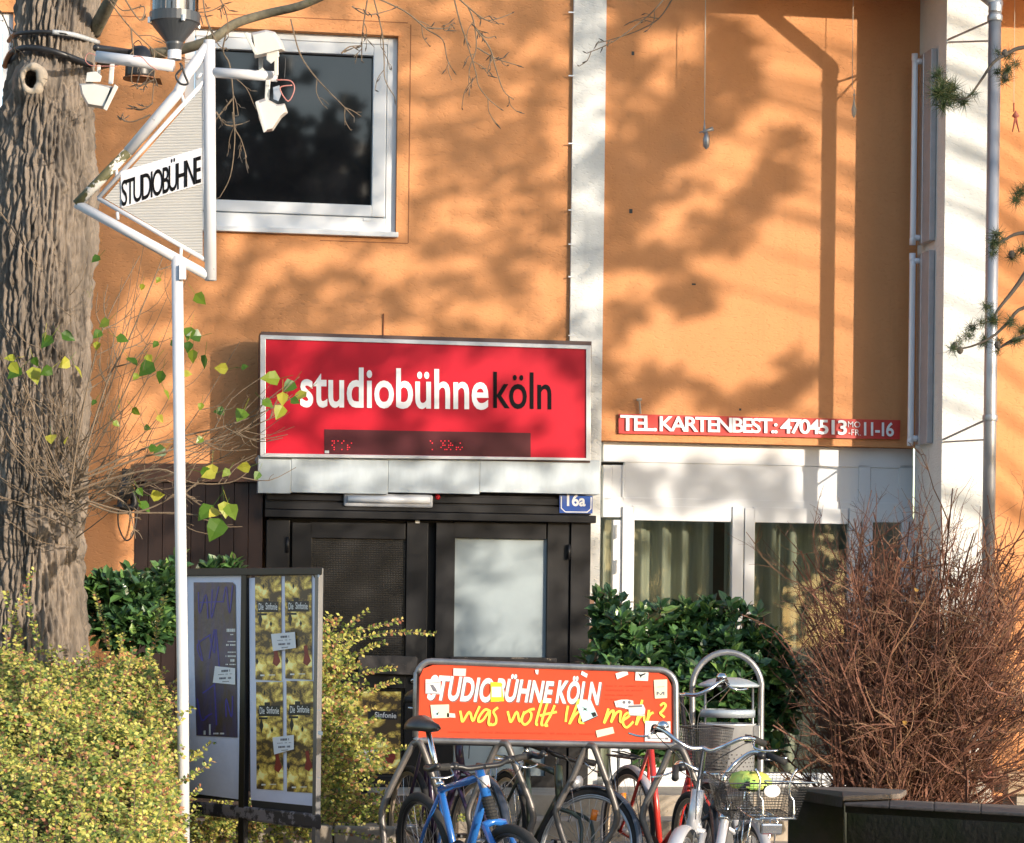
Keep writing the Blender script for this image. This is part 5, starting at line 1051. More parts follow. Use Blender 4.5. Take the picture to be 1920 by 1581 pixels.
pk = M('pinkish_sticker', (.80, .62, .58), rough=.5, var=.06)
def shp(o, z, polys, mat):
    m = MB()
    for q in polys: m.px(rp_, q, z, z + .0004)
    obj('print', m, mat, o, kind='stuff')
def ell(cx_, cy_, a, b_, n=14): return [(cx_ + a * math.cos(t), cy_ + b_ * math.sin(t)) for t in np.linspace(0, 2 * math.pi, n, endpoint=False)]
sticker([(798, 1274), (826, 1274), (826, 1302), (798, 1301)], m_stk, 'white torn sticker over the first letter of the orange panel', lambda o, z: shp(o, z, [[(799, 1281), (825, 1279), (825, 1280), (799, 1282)], [(799, 1300), (824, 1300), (824, 1301), (799, 1301)], [(806, 1284), (812, 1284), (818, 1292), (820, 1298), (812, 1296)]], m_print))
sticker([(850, 1253), (874, 1254), (873, 1268), (850, 1267)], pk, 'pinkish rectangular sticker above the letter U')
sticker([(920, 1279), (940, 1280), (945, 1315), (920, 1316)], m_sty, 'yellow sticker with white square between the letters O and B', lambda o, z: shp(o, z, [[(922, 1288), (940, 1288), (940, 1307), (922, 1307)]], m_stk), .0045)
sticker([(1003, 1256), (1010, 1256), (1009, 1265), (1005, 1264)], m_stk, 'tiny white scrap above the letter N of the first word')
sticker([(1091, 1258), (1102, 1264), (1100, 1271), (1089, 1265)], m_stk, 'small tilted white sticker above the letter L')
sticker([(1154, 1263), (1176, 1257), (1178, 1265), (1157, 1274)], m_stk, 'white rounded strip sticker near the top right of the orange panel')
sticker([(1192, 1258), (1216, 1259), (1215, 1277), (1191, 1276)], m_stk, 'white square sticker with a small black bird print', lambda o, z: shp(o, z, [[(1196, 1262), (1201, 1265), (1210, 1262), (1211, 1264), (1203, 1268), (1202, 1272), (1199, 1267)], [(1205, 1269), (1211, 1269), (1211, 1270), (1205, 1270)]], m_darkbox))
sticker([(1226, 1275), (1251, 1274), (1251, 1309), (1228, 1310)], m_stc, 'cream sticker with line drawing at the right end of the panel', lambda o, z: shp(o, z, [[(1232, 1288), (1246, 1287), (1246, 1288), (1232, 1289)], [(1231, 1297), (1234, 1297), (1238, 1302), (1242, 1297), (1246, 1297), (1246, 1304), (1244, 1304), (1243, 1300), (1239, 1304), (1234, 1300), (1233, 1304), (1231, 1304)]], m_print))
sticker([(807, 1322), (842, 1321), (842, 1346), (810, 1347)], m_stc, 'cream and blue square sticker above the blue bicycle saddle', lambda o, z: (shp(o, z, [[(811, 1335), (818, 1331), (824, 1340), (816, 1346)]], m_stb), shp(o, z + .0005, [[(817, 1339), (823, 1335), (821, 1341)]], m_darkbox)))
sticker([(838, 1337), (853, 1338), (854, 1346), (838, 1345)], pk, 'pale pink strip sticker beside the cream and blue one')
sticker([(1081, 1322), (1108, 1313), (1121, 1343), (1093, 1355)], m_stb, 'pale blue tilted sticker with dark swallow print', lambda o, z: shp(o, z, [[(1091, 1325), (1096, 1328), (1101, 1329), (1099, 1331), (1103, 1334), (1096, 1331), (1093, 1333), (1095, 1329)], [(1108, 1337), (1116, 1335), (1119, 1342), (1112, 1345)], [(1094, 1354), (1121, 1342), (1121, 1343.5), (1094, 1355.5)]], m_darkbox), .005)
sticker([(1117, 1370), (1149, 1363), (1152, 1375), (1120, 1383)], m_stc, 'pale yellow rounded sticker below the script lettering')
sticker([(1152, 1315), (1165, 1312), (1176, 1312), (1187, 1314), (1188, 1322), (1178, 1330), (1155, 1326)], m_stk, 'white cut out sticker shaped like a grinning head', lambda o, z: shp(o, z, [[(1156, 1318), (1160, 1321), (1157, 1321)], [(1158, 1325), (1172, 1328), (1172, 1329), (1158, 1326)], ell(1170, 1317, 3, 3), ell(1180, 1317, 3, 3)], m_print), .0045)
sticker([(1178, 1322), (1206, 1321), (1210, 1330), (1208, 1343), (1181, 1342), (1179, 1334)], m_stk, 'torn layered sticker with grey bars left of the question mark', lambda o, z: shp(o, z, [[(1178, 1323), (1204, 1322), (1204, 1326), (1178, 1327)], [(1181, 1338), (1209, 1339), (1209, 1340), (1181, 1339)], [(1181, 1341), (1208, 1342), (1208, 1343), (1181, 1342)]], m_print), .005)
sticker([(1210, 1352), (1257, 1353), (1257, 1391), (1209, 1390)], m_stk, 'large white sticker at the lower right corner of the orange panel', lambda o, z: shp(o, z, [[(1214, 1382), (1220, 1382), (1220, 1386), (1214, 1386)], [(1247, 1383), (1253, 1383), (1253, 1387), (1247, 1387)], [(1221, 1384), (1246, 1384.5), (1246, 1386), (1221, 1385.5)], [(1216, 1372), (1232, 1369), (1232, 1370), (1216, 1373)]], m_print), .0045)
# ------------------------------------------------------------------ bicycles
def tmat(name, c, **k): return M(name, c, **k)
m_tyre = M('tyre', (.03, .028, .026), rough=.8, var=.3, vs_=20, bump=.0015, bs=150)
m_tan = M('tan_rim', (.42, .33, .24), rough=.5, metal=.3, var=.2, vs_=20)
m_rim = M('silver_rim', (.55, .55, .56), rough=.3, metal=.85, var=.15, vs_=20)
m_saddle = M('saddle_leather', (.035, .03, .03), rough=.38, var=.3, vs_=20)
m_refl = M('orange_reflector', (.85, .22, .01), rough=.2, spec=.8, var=.1)
m_redl = M('red_light', (.6, .01, .04), rough=.2, spec=.8, var=.1)
def bicycle(name, label, rear, yaw, o):
    """built upright along +x with the rear hub over the origin, then stood in place; o = options"""
    g = lambda k, d=None: o.get(k, d)
    wb_, R_ = g('wb', 1.04), g('R', .335); tw_ = g('tyre', .02)
    x0, y0 = (rear[0] - CX) / F * rear[1], rear[1]; z0 = g('z', gz(y0)); x1, y1 = x0 + math.cos(yaw) * wb_, y0 + math.sin(yaw) * wb_
    pitch = math.atan2(g('z1', gz(y1)) - z0, wb_)
    T = Matrix.Translation((x0, y0, z0)) @ Matrix.Rotation(yaw, 4, 'Z') @ Matrix.Rotation(-pitch, 4, 'Y') @ Matrix.Rotation(R(g('lean', 0)), 4, 'X')
    root = bpy.data.objects.new(name, None); COL.objects.link(root); root.matrix_world = T; root['label'] = label; root['category'] = 'bicycle'; root['group'] = 'bicycles parked in the rack'; root.empty_display_size = .2
    INV[root.name] = np.eye(4)      # parts are given in the bicycle's own frame
    P = lambda *a: np.array(a, float)
    hb, ht = P(wb_ - .245, 0, .60 + g('hz', 0)), P(wb_ - .30, 0, .76 + g('hz', 0) + g('hl', 0))
    ax = (ht - hb) / np.linalg.norm(ht - hb); st = R(g('steer', 0))
    fh = P(wb_, 0, R_)
    piv = hb.copy()
    def S_(pts):       # steered points
        Q = Matrix.Rotation(st, 3, Vector(ax)); return [np.array(Q @ Vector(p - piv)) + piv for p in np.atleast_2d(pts)]
    fm = g('frame'); bb = P(.42, 0, .28); sc_top = P(.25, 0, g('sct', .72)); hub = P(0, 0, R_)
    fr = MB(); ft = g('ft', .017)
    if g('step'):
        fr.tube([hb + ax * .03, P(.62, 0, .42), bb], [ft * 1.5] * 3, 12)
    else:
        fr.tube([ht - ax * .03, sc_top - P(0, 0, .03)], ft, 12); fr.tube([hb + ax * .02, bb], ft * 1.2, 12)
    fr.tube([bb, sc_top], ft, 12)
    for s_ in (-1, 1):
        fr.tube([sc_top - P(0, 0, .04), P(.13, .045 * s_, .52), hub + P(0, .06 * s_, 0)], ft * .55, 8); fr.tube([bb + P(0, .03 * s_, 0), hub + P(0, .06 * s_, 0)], ft * .6, 8)
    obj('frame', fr, fm, root, smooth=True)
    q = MB(); q.tube([hb - ax * .01, ht + ax * .01], ft * 1.35, 14); obj('head_tube', q, g('headm', fm), root, smooth=True)
    if g('headbadge'):
        q = MB(); q.tube(S_([hb + ax * .04 + P(.024, 0, 0), ht - ax * .03 + P(.024, 0, 0)]), [.020, .026], 10); obj('head_badge', q, g('headbadge'), root, smooth=True)
    # seat post and saddle
    sd = (sc_top - bb) / np.linalg.norm(sc_top - bb); sh_ = g('sh', .98); stp = sc_top + sd * ((sh_ - sc_top[2]) / sd[2])
    q = MB(); q.tube([sc_top - sd * .01, stp], .0145, 12); q.tube([sc_top - sd * .012, sc_top + sd * .012], ft * 1.35, 12); obj('seatpost', q, g('postm', m_chrome), root, smooth=True)
    q = MB(); n = 9; prof = [(-.13, .065, .0), (-.125, .075, .02), (-.08, .078, .028), (-.03, .06, .022), (.02, .035, .018), (.08, .022, .016), (.13, .018, .010), (.145, .010, .0)]
    V = []; 
    for (a, w_, h) in prof:
        for k in range(n):
            t = math.pi * k / (n - 1); V.append(stp + P(a, -w_ * math.cos(t), .018 + h * math.sin(t) * 1.1 - (.035 * (1 - math.sin(t)) if w_ > .02 else .015 * (1 - math.sin(t)))))
    k8 = len(prof); q.add(V, [(i * n + j, i * n + j + 1, (i + 1) * n + j + 1, (i + 1) * n + j) for i in range(k8 - 1) for j in range(n - 1)] + [(i * n, (i + 1) * n, (i + 1) * n + n - 1, i * n + n - 1) for i in range(k8 - 1)] + [list(range(n)), list(range(k8 * n - n, k8 * n))[::-1]])
    q.tube([stp + P(-.08, 0, -.005), stp + P(0, 0, -.012), stp + P(.09, 0, .0)], .006, 6)
    so_ = obj('saddle', q, g('saddlem', m_saddle), root, smooth=True)
    if g('cover'):
        q = MB(); q.lathe([(0, .075), (.05, .072), (.085, .055), (.10, .025), (.102, .0), (.085, -.02), (.0, -.02)], P(0, 0, 0), n=28); V = q.v[0]; V[:, 0] = V[:, 0] * 1.2; V[:, 2] *= .78; V *= 1 + .05 * np.sin(np.arange(len(V)) * 1.7)[:, None]; V[:, 2] += .005 * np.sin(np.arange(len(V)) * 2.1); V += stp + P(-.02, 0, .0)
        obj('seat_cover', q, g('cover'), so_, smooth=True)
    # wheels
    def wheel(c, steer, rimm):
        tf = (lambda p: S_(p)) if steer else (lambda p: np.atleast_2d(p))
        th_ = np.linspace(0, 2 * math.pi, 57); circ = lambda r_: np.array([c + P(r_ * math.cos(t), 0, r_ * math.sin(t)) for t in th_])
        q = MB(); q.tube(tf(circ(R_ - tw_)), tw_, 10, caps=False); w_ = obj('wheel', q, m_tyre, root, smooth=True)
        q = MB()
        a1 = MB(); rs = R_ - 2 * tw_
        for s_ in (-1, 1): q.tube(tf(circ(rs) + P(0, s_ * tw_ * .45, 0)), .006, 6, caps=False)
        q.tube(tf(circ(rs - .009)), .009, 6, caps=False); obj('rim', q, rimm, w_, smooth=True)
        q = MB()
        for k in range(32):
            a = 2 * math.pi * k / 32; b_ = a + (.35 if k % 4 < 2 else -.35); s_ = 1 if k % 2 else -1
            q.tube(tf([c + P(.018 * math.cos(b_), s_ * .03, .018 * math.sin(b_)), c + P((rs - .01) * math.cos(a), 0, (rs - .01) * math.sin(a))]), .0012, 3, caps=False)
        obj('spokes', q, m_rim, w_, kind='stuff')
        q = MB(); q.tube(tf([c + P(0, -.05, 0), c + P(0, .05, 0)]), .016, 10); obj('hub', q, m_rim, w_, smooth=True)
        return w_
    rw = wheel(hub, False, g('rimr', g('rim', m_rim))); fw = wheel(fh, True, g('rim', m_rim))
    if g('refl_f'): q = MB(); c = fh + P(.0, .0, R_ * .58); q.tube(S_([c + P(0, 0, -.028), c + P(0, 0, .028)]), .018, 10); obj('reflector', q, m_refl, fw, smooth=True)
    if g('refl_r'): q = MB(); c = hub + P(g('refl_r'), .0, R_ * .5); q.tube([c + P(0, 0, -.03), c + P(0, 0, .03)], .016, 10); obj('reflector', q, m_refl, rw, smooth=True)
    # fork
    q = MB(); fmt = g('forkm', fm)
    if g('susp'):
        hb_, hb = hb, hb - ax * (.13 if g('boot') else 0)
        q.tube(S_([hb - ax * .02, hb_]), .018, 12)
        for s_ in (-1, 1): q.tube(S_([hb + P(0, .055 * s_, 0) - ax * .02, fh + P(-.01, .055 * s_, .12), fh + P(0, .055 * s_, 0)]), [.017, .019, .012], 12)
        q.tube(S_([hb + P(0, -.06, 0) - ax * .02, hb - ax * .005, hb + P(0, .06, 0) - ax * .02]), .019, 10)
        if g('boot'):
            b_ = MB(); zz_ = np.linspace(.0, .115, 15)
            b_.tube(S_([hb + ax * (t - .0) for t in zz_]), [.031 if k % 2 else .026 for k in range(15)], 14); obj('rubber_boot', b_, m_rubber, root, smooth=False)
        hb = hb_
    else:
        q.tube(S_([hb - ax * .02, hb]), .018, 10)
        for s_ in (-1, 1): q.tube(S_(spline([hb - ax * .02 + P(0, .01 * s_, 0), hb - ax * .05 + P(0, .045 * s_, 0), fh + P(-.05, .05 * s_, .16), fh + P(0, .05 * s_, 0)], 3)), list(np.linspace(.014, .009, 10)), 8)
    obj('fork', q, fmt, root, smooth=True)
    # stem and bars
    bh = g('bh', 1.0); bt = ht + ax * ((bh - ht[2]) / ax[2]); bc = bt + P(g('reach', .05), 0, .0)
    q = MB(); q.tube(S_([ht, bt, bc]), [.014, .014, .013], 10); obj('stem', q, g('stemm', m_chrome), root, smooth=True)
    q = MB(); ht_ = g('bw', .29)
    if g('bars') == 'flat': half = [P(.0, 0, 0), P(0, .09, .0), P(-.01, .14, .012), P(-.035, ht_, .02)]; gi = 2
    else: half = [P(.0, 0, 0), P(.04, .05, .0), P(.07, .11, .03), P(.05, .19, .075), P(-.01, .24, .07), P(-.12, ht_, .04)]; gi = 4
    for s_ in (-1, 1): q.tube(S_(spline([bc + p * P(1, s_, 1) for p in half], 5)), g('bt', .011), 10)
    hbar = obj('handlebar', q, g('barm', m_chrome), root, smooth=True)
    for s_ in (-1, 1):
        a, b_ = half[-1], half[-2]; d = (a - b_) / np.linalg.norm(a - b_); e = bc + (a + d * .01) * P(1, s_, 1); f_ = bc + (a - d * .11) * P(1, s_, 1)
        q = MB(); q.tube(S_([e, (e + f_) / 2, f_]), [.0185, .0165, .0185], 12); obj('grip', q, g('gripm', m_rubber), hbar, smooth=True)
        q = MB(); b0 = f_ + P(.0, 0, -.005); q.tube(S_(spline([b0, b0 + P(.05, .01 * s_, -.025), b0 + P(.055, .06 * s_, -.035), b0 + P(.03, .12 * s_, -.03)], 3)), .0055, 8); obj('brake_lever', q, m_chrome, hbar, smooth=True)
        q = MB(); q.tube(S_([f_ + P(.0, -.015 * s_, .0), f_ + P(0, -.045 * s_, 0)]), .02, 12); obj('shifter', q, m_plastic, hbar, smooth=True)
        if g('barend'):
            q = MB(); q.tube(S_(spline([e, e + P(.06, .01 * s_, .0), e + P(.11, -.005 * s_, .025)], 3)), .015, 10); obj('bar_end', q, m_plastic, hbar, smooth=True)
        q = MB(); q.tube(S_(spline([b0 + P(.03, 0, 0), b0 + P(.13, -.05 * s_, -.02), bc + P(.12, .03 * s_, -.10), hb + P(.05, .02 * s_, .05)], 6)), .0026, 5); obj('brake_cable', q, m_plastic, root, smooth=True)
    if g('bell'): q = MB(); c = S_([bc + half[3] * P(1, g('bell'), 1) + P(.0, 0, .012)])[0]; q.lathe([(0, .03), (.02, .026), (.028, .012), (.03, 0), (0, 0)], c, n=16); obj('bell', q, m_chrome, hbar, smooth=True)
    # cranks, chainring, pedals
    q = MB(); q.lathe([(.0, 0), (.088, 0), (.088, .004), (0, .004)], bb + P(0, -.045, 0), ax=(0, 1, 0), n=32); obj('chainring', q, m_plastic, root)
    ca = R(g('crank', 20)); cv = P(math.cos(ca), 0, math.sin(ca)) * .17
    for s_ in (-1, 1):
        q = MB(); e = bb + P(0, .065 * s_, 0) + cv * s_; q.tube([bb + P(0, .06 * s_, 0), e], .010, 8); c_ = obj('crank', q, g('crankm', m_alu), root, smooth=True)
        q = MB(); q.box((e[0] - .045, min(e[1], e[1] + .09 * s_), e[2] - .011), (e[0] + .045, max(e[1], e[1] + .09 * s_), e[2] + .011)); obj('pedal', q, m_plastic, c_, bevel=.004)
    # fenders, rack, extras
    def fender(c, a0, a1, mat, steer, w_=.027):
        q = MB(); tf = (lambda p: S_(p)) if steer else (lambda p: np.atleast_2d(p)); n = 22; V = []
        for t in np.linspace(R(a0), R(a1), n):
            for s_, dr in ((-1, -.008), (-.5, .004), (0, .008), (.5, .004), (1, -.008)):
                r_ = R_ + .012 + dr; V.append(c + P(r_ * math.cos(t), s_ * w_, r_ * math.sin(t)))
        q.add(tf(np.array(V)), [(i * 5 + j, i * 5 + j + 1, i * 5 + 6 + j, i * 5 + 5 + j) for i in range(n - 1) for j in range(4)])
        o_ = obj('fender', q, mat, root, smooth=True); s2 = o_.modifiers.new('thick', 'SOLIDIFY'); s2.thickness = .002
        q = MB()
        for t in (a0 + 12, (a0 + a1) / 2):
            for s_ in (-1, 1):
                t2 = R(t if not steer else a1 - 12 if t == a0 + 12 else t); q.tube(tf([c + P(0, .05 * s_, 0), c + P((R_ + .01) * math.cos(t2), .024 * s_, (R_ + .01) * math.sin(t2))]), .002, 5)
        obj('fender_stay', q, m_rim, root, kind='stuff')
    if g('fr'): fender(hub, 40, 200, g('fr'), False)
    if g('ff'): fender(fh, -15, 130, g('ff'), True, g('ffw', .027))
    if g('rack'):
        q = MB(); zr = R_ * 2 + .06
        for s_ in (-1, 1):
            q.tube(spline([P(.16, .05 * s_, zr), P(-.05, .065 * s_, zr), P(-.2, .06 * s_, zr), P(-.24, .03 * s_, zr)], 3), .005, 6); q.tube([P(-.04, .065 * s_, zr), P(0, .07 * s_, R_)], .004, 6); q.tube([P(-.16, .065 * s_, zr), P(0, .07 * s_, R_)], .004, 6)
        for a in (-.2, -.1, 0, .1): q.tube([P(a, -.06, zr), P(a, .06, zr)], .004, 6)
        q.tube([P(.14, 0, zr + .01), P(-.18, .03, zr + .02), P(-.2, -.03, zr + .02), P(.14, -.01, zr + .01)], .004, 6)
        obj('luggage_rack', q, g('rack'), root, smooth=True)
    def basket(c, lx, ly, h, mat, mat2=None):
        q = MB(); 
        def rect(f_, z): return [c + P(sx * lx * f_, sy * ly * f_, z) for sx, sy in ((-1, -1), (1, -1), (1, 1), (-1, 1), (-1, -1))]
        q.tube(rect(1, h), .004, 6); q.tube(rect(.78, 0), .003, 5)
        nn = 22
        for k in range(4):
            a0, a1 = np.array(rect(1, h)[k]), np.array(rect(1, h)[k + 1]); b0, b1 = np.array(rect(.78, 0)[k]), np.array(rect(.78, 0)[k + 1])
            for t in np.linspace(0, 1, nn): q.tube([a0 * (1 - t) + a1 * t, b0 * (1 - t) + b1 * t], .0013, 3, caps=False)
        for z in np.linspace(0, h, 15): q.tube(rect(.78 + .22 * z / h, z), .0013, 3, caps=False)
        for t in np.linspace(-.78, .78, 16): q.tube([c + P(-lx * .78, ly * t, 0), c + P(lx * .78, ly * t, 0)], .0013, 3, caps=False); q.tube([c + P(lx * t, -ly * .78, 0), c + P(lx * t, ly * .78, 0)], .0013, 3, caps=False)
        return obj('basket', q, mat, root)
    if g('rbasket'):
        bo = basket(P(-.02, 0, R_ * 2 + .05), .17, .205, .175, m_plastic)
        q = MB(); c = P(-.198, -.02, R_ * 2 + .19); q.lathe([(0, .004), (.028, .003), (.03, 0)], P(0, 0, 0), ax=(-1, 0, 0), n=20); V = q.v[0]; V[:, 1] *= 1.35; V += c; obj('badge', q, m_stk, bo)
        q = MB()
        for s_ in (-.075, .075): q.tube(spline([P(-.25, s_ - .04, R_ * 2 + .07), P(-.235, s_ - .04, R_ * 2 + .15), P(-.235, s_ - .02, R_ * 2 + .18), P(-.23, s_ - .025, R_ * 2 + .25), P(-.22, s_ * 1.35 - .03, R_ * 2 + .3)], 3), .005, 8)
        q.tube([P(-.235, -.23, R_ * 2 + .235), P(-.235, .03, R_ * 2 + .245)], .004, 6); q.tube([P(-.25, -.12, R_ * 2 + .07), P(-.25, .05, R_ * 2 + .07)], .006, 6); obj('spring_clip', q, m_chrome, root, smooth=True)
        q = MB(); q.box((-.29, -.05, R_ * 2 + .0), (-.25, .05, R_ * 2 + .05)); obj('light_bracket', q, m_chrome, root, bevel=.006)
        q = MB(); q.box((-.37, -.03, R_ * 2 - .13), (-.34, .03, R_ * 2 - .08)); obj('tail_light', q, m_redl, root, bevel=.006)
    if g('fbasket'): basket(ht + P(.19, 0, -.06 + g('fbz', 0)), -.0 + .12, .115, .22, m_plastic)
    if g('headlight'):
        q = MB(); q.lathe([(0, -.05), (.025, -.045), (.04, 0), (.0, .005)], S_([hb + P(.10, 0, .10)])[0], ax=tuple(np.array(S_([hb + P(1., 0, 0)])[0]) - hb), n=18); obj('headlight', q, m_alu, root, smooth=True)
    if g('brake'):
        q = MB(); c = hb - ax * .03 + P(.045, 0, -.03)
        q.tube(S_(spline([c + P(0, -.05, .03), c + P(0, 0, .05), c + P(0, .05, .02), c + P(0, .045, -.05)], 3)), .007, 8); q.tube(S_([c + P(0, -.045, .03), c + P(0, -.045, -.05)]), .008, 8); obj('brake_caliper', q, m_chrome, root, smooth=True)
    if g('lock'):
        q = MB(); e = P(.40, -.1, .46); q.tube([P(.12, -.13, .30), P(.62, -.12, .50)], .013, 10); q.tube([P(.60, -.12, .49), P(.70, -.12, .53)], .032, 10); q.tube([P(.70, -.12, .53), P(.76, -.12, .52)], .02, 10); obj('lock_bar', q, m_plastic, root, smooth=True)
    return root
m_bblue = M('blue_frame', (.02, .14, .46), rough=.25, var=.2, vs_=9, coat=.6, spec=.6)
m_bviol = M('dark_violet_frame', (.035, .018, .05), rough=.3, var=.2, coat=.4)
m_bgreen = M('dark_green_frame', (.035, .05, .035), rough=.35, var=.2, coat=.3)
m_bred = M('red_frame', (.50, .035, .025), rough=.25, var=.1, coat=.5)
m_bsilv = M('silver_frame', (.62, .62, .64), rough=.28, metal=.4, var=.08, coat=.3)
m_bdark = M('black_frame', (.03, .03, .035), rough=.3, var=.2, coat=.3)
m_fgrey = M('silver_fender', (.5, .5, .53), rough=.35, metal=.3, var=.1)
m_fblk = M('dark_fender', (.05, .055, .07), rough=.25, var=.2, coat=.5)
m_badge = M('white_badge', (.7, .68, .68), rough=.3, dirt=((.6, .03, .02), 30, .6))
m_cov = M('green_seat_cover', (.25, .62, .14), rough=.4, col2=(.75, .66, .12), vs_=8, dirt=((.75, .12, .05), 22, .62))
b1 = bicycle('bicycle', 'blue mountain bike with white headbadge below the left end of the orange panel', (815, 13.62), R(-64), dict(frame=m_bblue, ft=.018, bt=.0135, susp=True, boot=True, bars='flat', barend=True, tyre=.0235, R=.335, headbadge=m_badge, sh=1.03, sct=.75, bh=.915, hz=.18, hl=-.05, barm=m_plastic, stemm=m_plastic, steer=8, lean=8, lock=True, crank=-30, rim=m_plastic))
bicycle('bicycle', 'dark violet bike half hidden behind the blue mountain bike', (772, 14.95), R(-68), dict(frame=m_bviol, bars='flat', barm=m_plastic, sh=1.08, sct=.93, hz=.12, bh=1.05, rim=m_tan, tyre=.019, R=.345, ff=m_fblk, steer=5, refl_f=True))
bicycle('bicycle', 'dark green bike with front wheel turned out beneath the middle of the panel', (946, 14.8), R(-70), dict(frame=m_bgreen, bars='flat', barm=m_plastic, tyre=.019, R=.335, sh=.84, sct=.78, hz=-.02, bh=.80, ff=m_fblk, fr=m_fblk, headlight=True, brake=True, refl_f=True, steer=32, lean=-3, rim=m_rim, rack=m_chrome))
bicycle('bicycle', 'red bike with silver fenders and a dark front basket before the litter bin', (1184, 14.75), R(-69), dict(frame=m_bred, bars='swept', tyre=.019, R=.35, sh=.98, sct=.88, hz=.08, bh=1.14, ff=m_fgrey, fr=m_fgrey, rim=m_tan, rack=m_plastic, fbasket=True, fbz=-.02, bell=1, steer=0, step=True, refl_r=-.1, headm=m_bred))
b5 = bicycle('bicycle', 'silver city bike with curved handlebar right of the orange panel', (1380, 13.45), R(-111), dict(frame=m_bsilv, ft=.024, step=True, susp=True, bars='swept', tyre=.021, R=.345, sh=.72, sct=.62, hz=.06, bh=1.03, lean=-4, bw=.265, ff=m_fgrey, ffw=.035, rim=m_rim, bell=-1, steer=6, headlight=False, forkm=m_bsilv))
bicycle('bicycle', 'dark bike with green seat cover and wire basket over the rear wheel', (1412, 12.75), R(101), dict(frame=m_bdark, step=True, bars='swept', bh=.82, sh=.845, sct=.6, tyre=.02, R=.335, fr=m_fgrey, rack=m_chrome, rbasket=True, cover=m_cov, rim=m_tan, steer=10, wb=1.0, hl=-.1))
# ------------------------------------------------------------------ pine branch reaching in from the right
m_needle = leafmat('pine_needle', [(0, (.02, .045, .012)), (.6, (.035, .06, .016)), (1, (.09, .08, .03))], rough=.5, trans=.1)
PN = thing('pine_tree', 'pine tree beyond the right edge whose twigs hang before the cream pillar', 'tree', tuple(at(2750, 1700, 12.4)))
PN.location.z = 0; INV[PN.name] = np.array(Matrix.Translation(PN.location).inverted())
m = MB(); tx, ty = PN.location.x, PN.location.y
m.tube([(tx, ty, -.2), (tx + .05, ty, 2.5), (tx, ty + .05, 5), (tx - .05, ty, 9)], [.2, .17, .13, .03], 14); obj('trunk', m, m_branch, PN, smooth=True)
m = MB(); ndl = MB(); NPt, ND, NS = [], [], []
PY = 12.4
def tuft(x, y, Y, n, L_, d=None, spread=.8):
    p = at(x, y, Y)
    for k in range(int(n * 1.9)):
        v = rng.normal(size=3); v /= np.linalg.norm(v)
        if d is not None: v = v * spread + np.array(d); v /= np.linalg.norm(v)
        NPt.append(p + rng.normal(size=3) * .008); ND.append(v); NS.append(L_ * rng.uniform(.65, 1.1))
for pts in ([(2750, 700, PY), (2300, 300, PY), (2050, 80, PY), (1925, 88, PY), (1890, 100, PY), (1862, 118, PY), (1840, 150, PY), (1815, 182, PY), (1790, 186, PY)], [(2750, 900, PY), (2300, 560, PY), (2050, 420, PY), (1950, 372, PY), (1915, 362, PY)], [(2100, 470, PY), (1960, 440, PY), (1910, 438, PY), (1880, 452, PY), (1862, 462, PY)],
            [(2750, 1000, PY), (2300, 700, PY), (2050, 560, PY), (1925, 575, PY), (1890, 605, PY), (1860, 632, PY), (1820, 650, PY), (1788, 655, PY)], [(1925, 510, PY), (1900, 545, PY), (1872, 580, PY), (1862, 600, PY)], [(1925, 630, PY), (1895, 640, PY), (1870, 655, PY)]):
    m.tube(spline([at(*p) for p in pts], 4), list(np.linspace(.014, .004, (len(pts) - 1) * 4 + 1)), 6)
for x, y, n, L_ in ((1805, 192, 70, .07), (1790, 185, 60, .07), (1775, 180, 110, .085), (1765, 160, 110, .085), (1758, 140, 60, .07), (1770, 195, 80, .08), (1825, 178, 40, .05), (1890, 105, 50, .06), (1884, 150, 70, .06), (1905, 120, 40, .055), (1872, 100, 40, .05), (1865, 455, 90, .06), (1862, 475, 60, .05), (1898, 482, 70, .055), (1880, 452, 40, .05), (1912, 362, 70, .065), (1925, 350, 50, .06), (1786, 657, 60, .055), (1845, 640, 80, .06), (1815, 630, 70, .05), (1850, 575, 60, .06), (1868, 440, 70, .06), (1890, 130, 80, .06), (1870, 135, 60, .05), (1760, 175, 90, .09), (1785, 165, 80, .08), (1915, 470, 60, .06), (1905, 375, 60, .07), (1800, 640, 60, .045), (1822, 615, 80, .055), (1840, 605, 60, .05), (1862, 600, 100, .065), (1872, 640, 60, .05), (1895, 605, 60, .06), (1905, 640, 70, .06), (1870, 660, 50, .045), (1915, 620, 50, .06)): tuft(x, y, PY + rng.normal() * .05, n, L_)
for k in range(260):     # the rest of the crown, outside the picture
    tuft(rng.uniform(2050, 3300), rng.uniform(-900, 900), PY + rng.normal() * .6, 40, .08)
ndl.scatter([(-.022, 0, 0), (.022, 0, 0), (0, 1, .03)], [(0, 1, 2)], np.array(NPt), rot_dir(np.array(ND), (0, -1, 0), .6), np.array(NS)); obj('needles', ndl, m_needle, PN, kind='stuff'); obj('branches', m, m_dtwig, PN, smooth=True)
cq = MB(); 
for x, y in ((1885, 150), (1897, 485), (1862, 470), (1790, 657), (1800, 665), (1870, 655), (1884, 108)): cq.lathe([(0, 0), (.012, .008), (.016, .02), (.01, .035), (0, .04)], at(x, y, PY), n=8)
obj('cones', cq, m_dtwig, PN, kind='stuff')
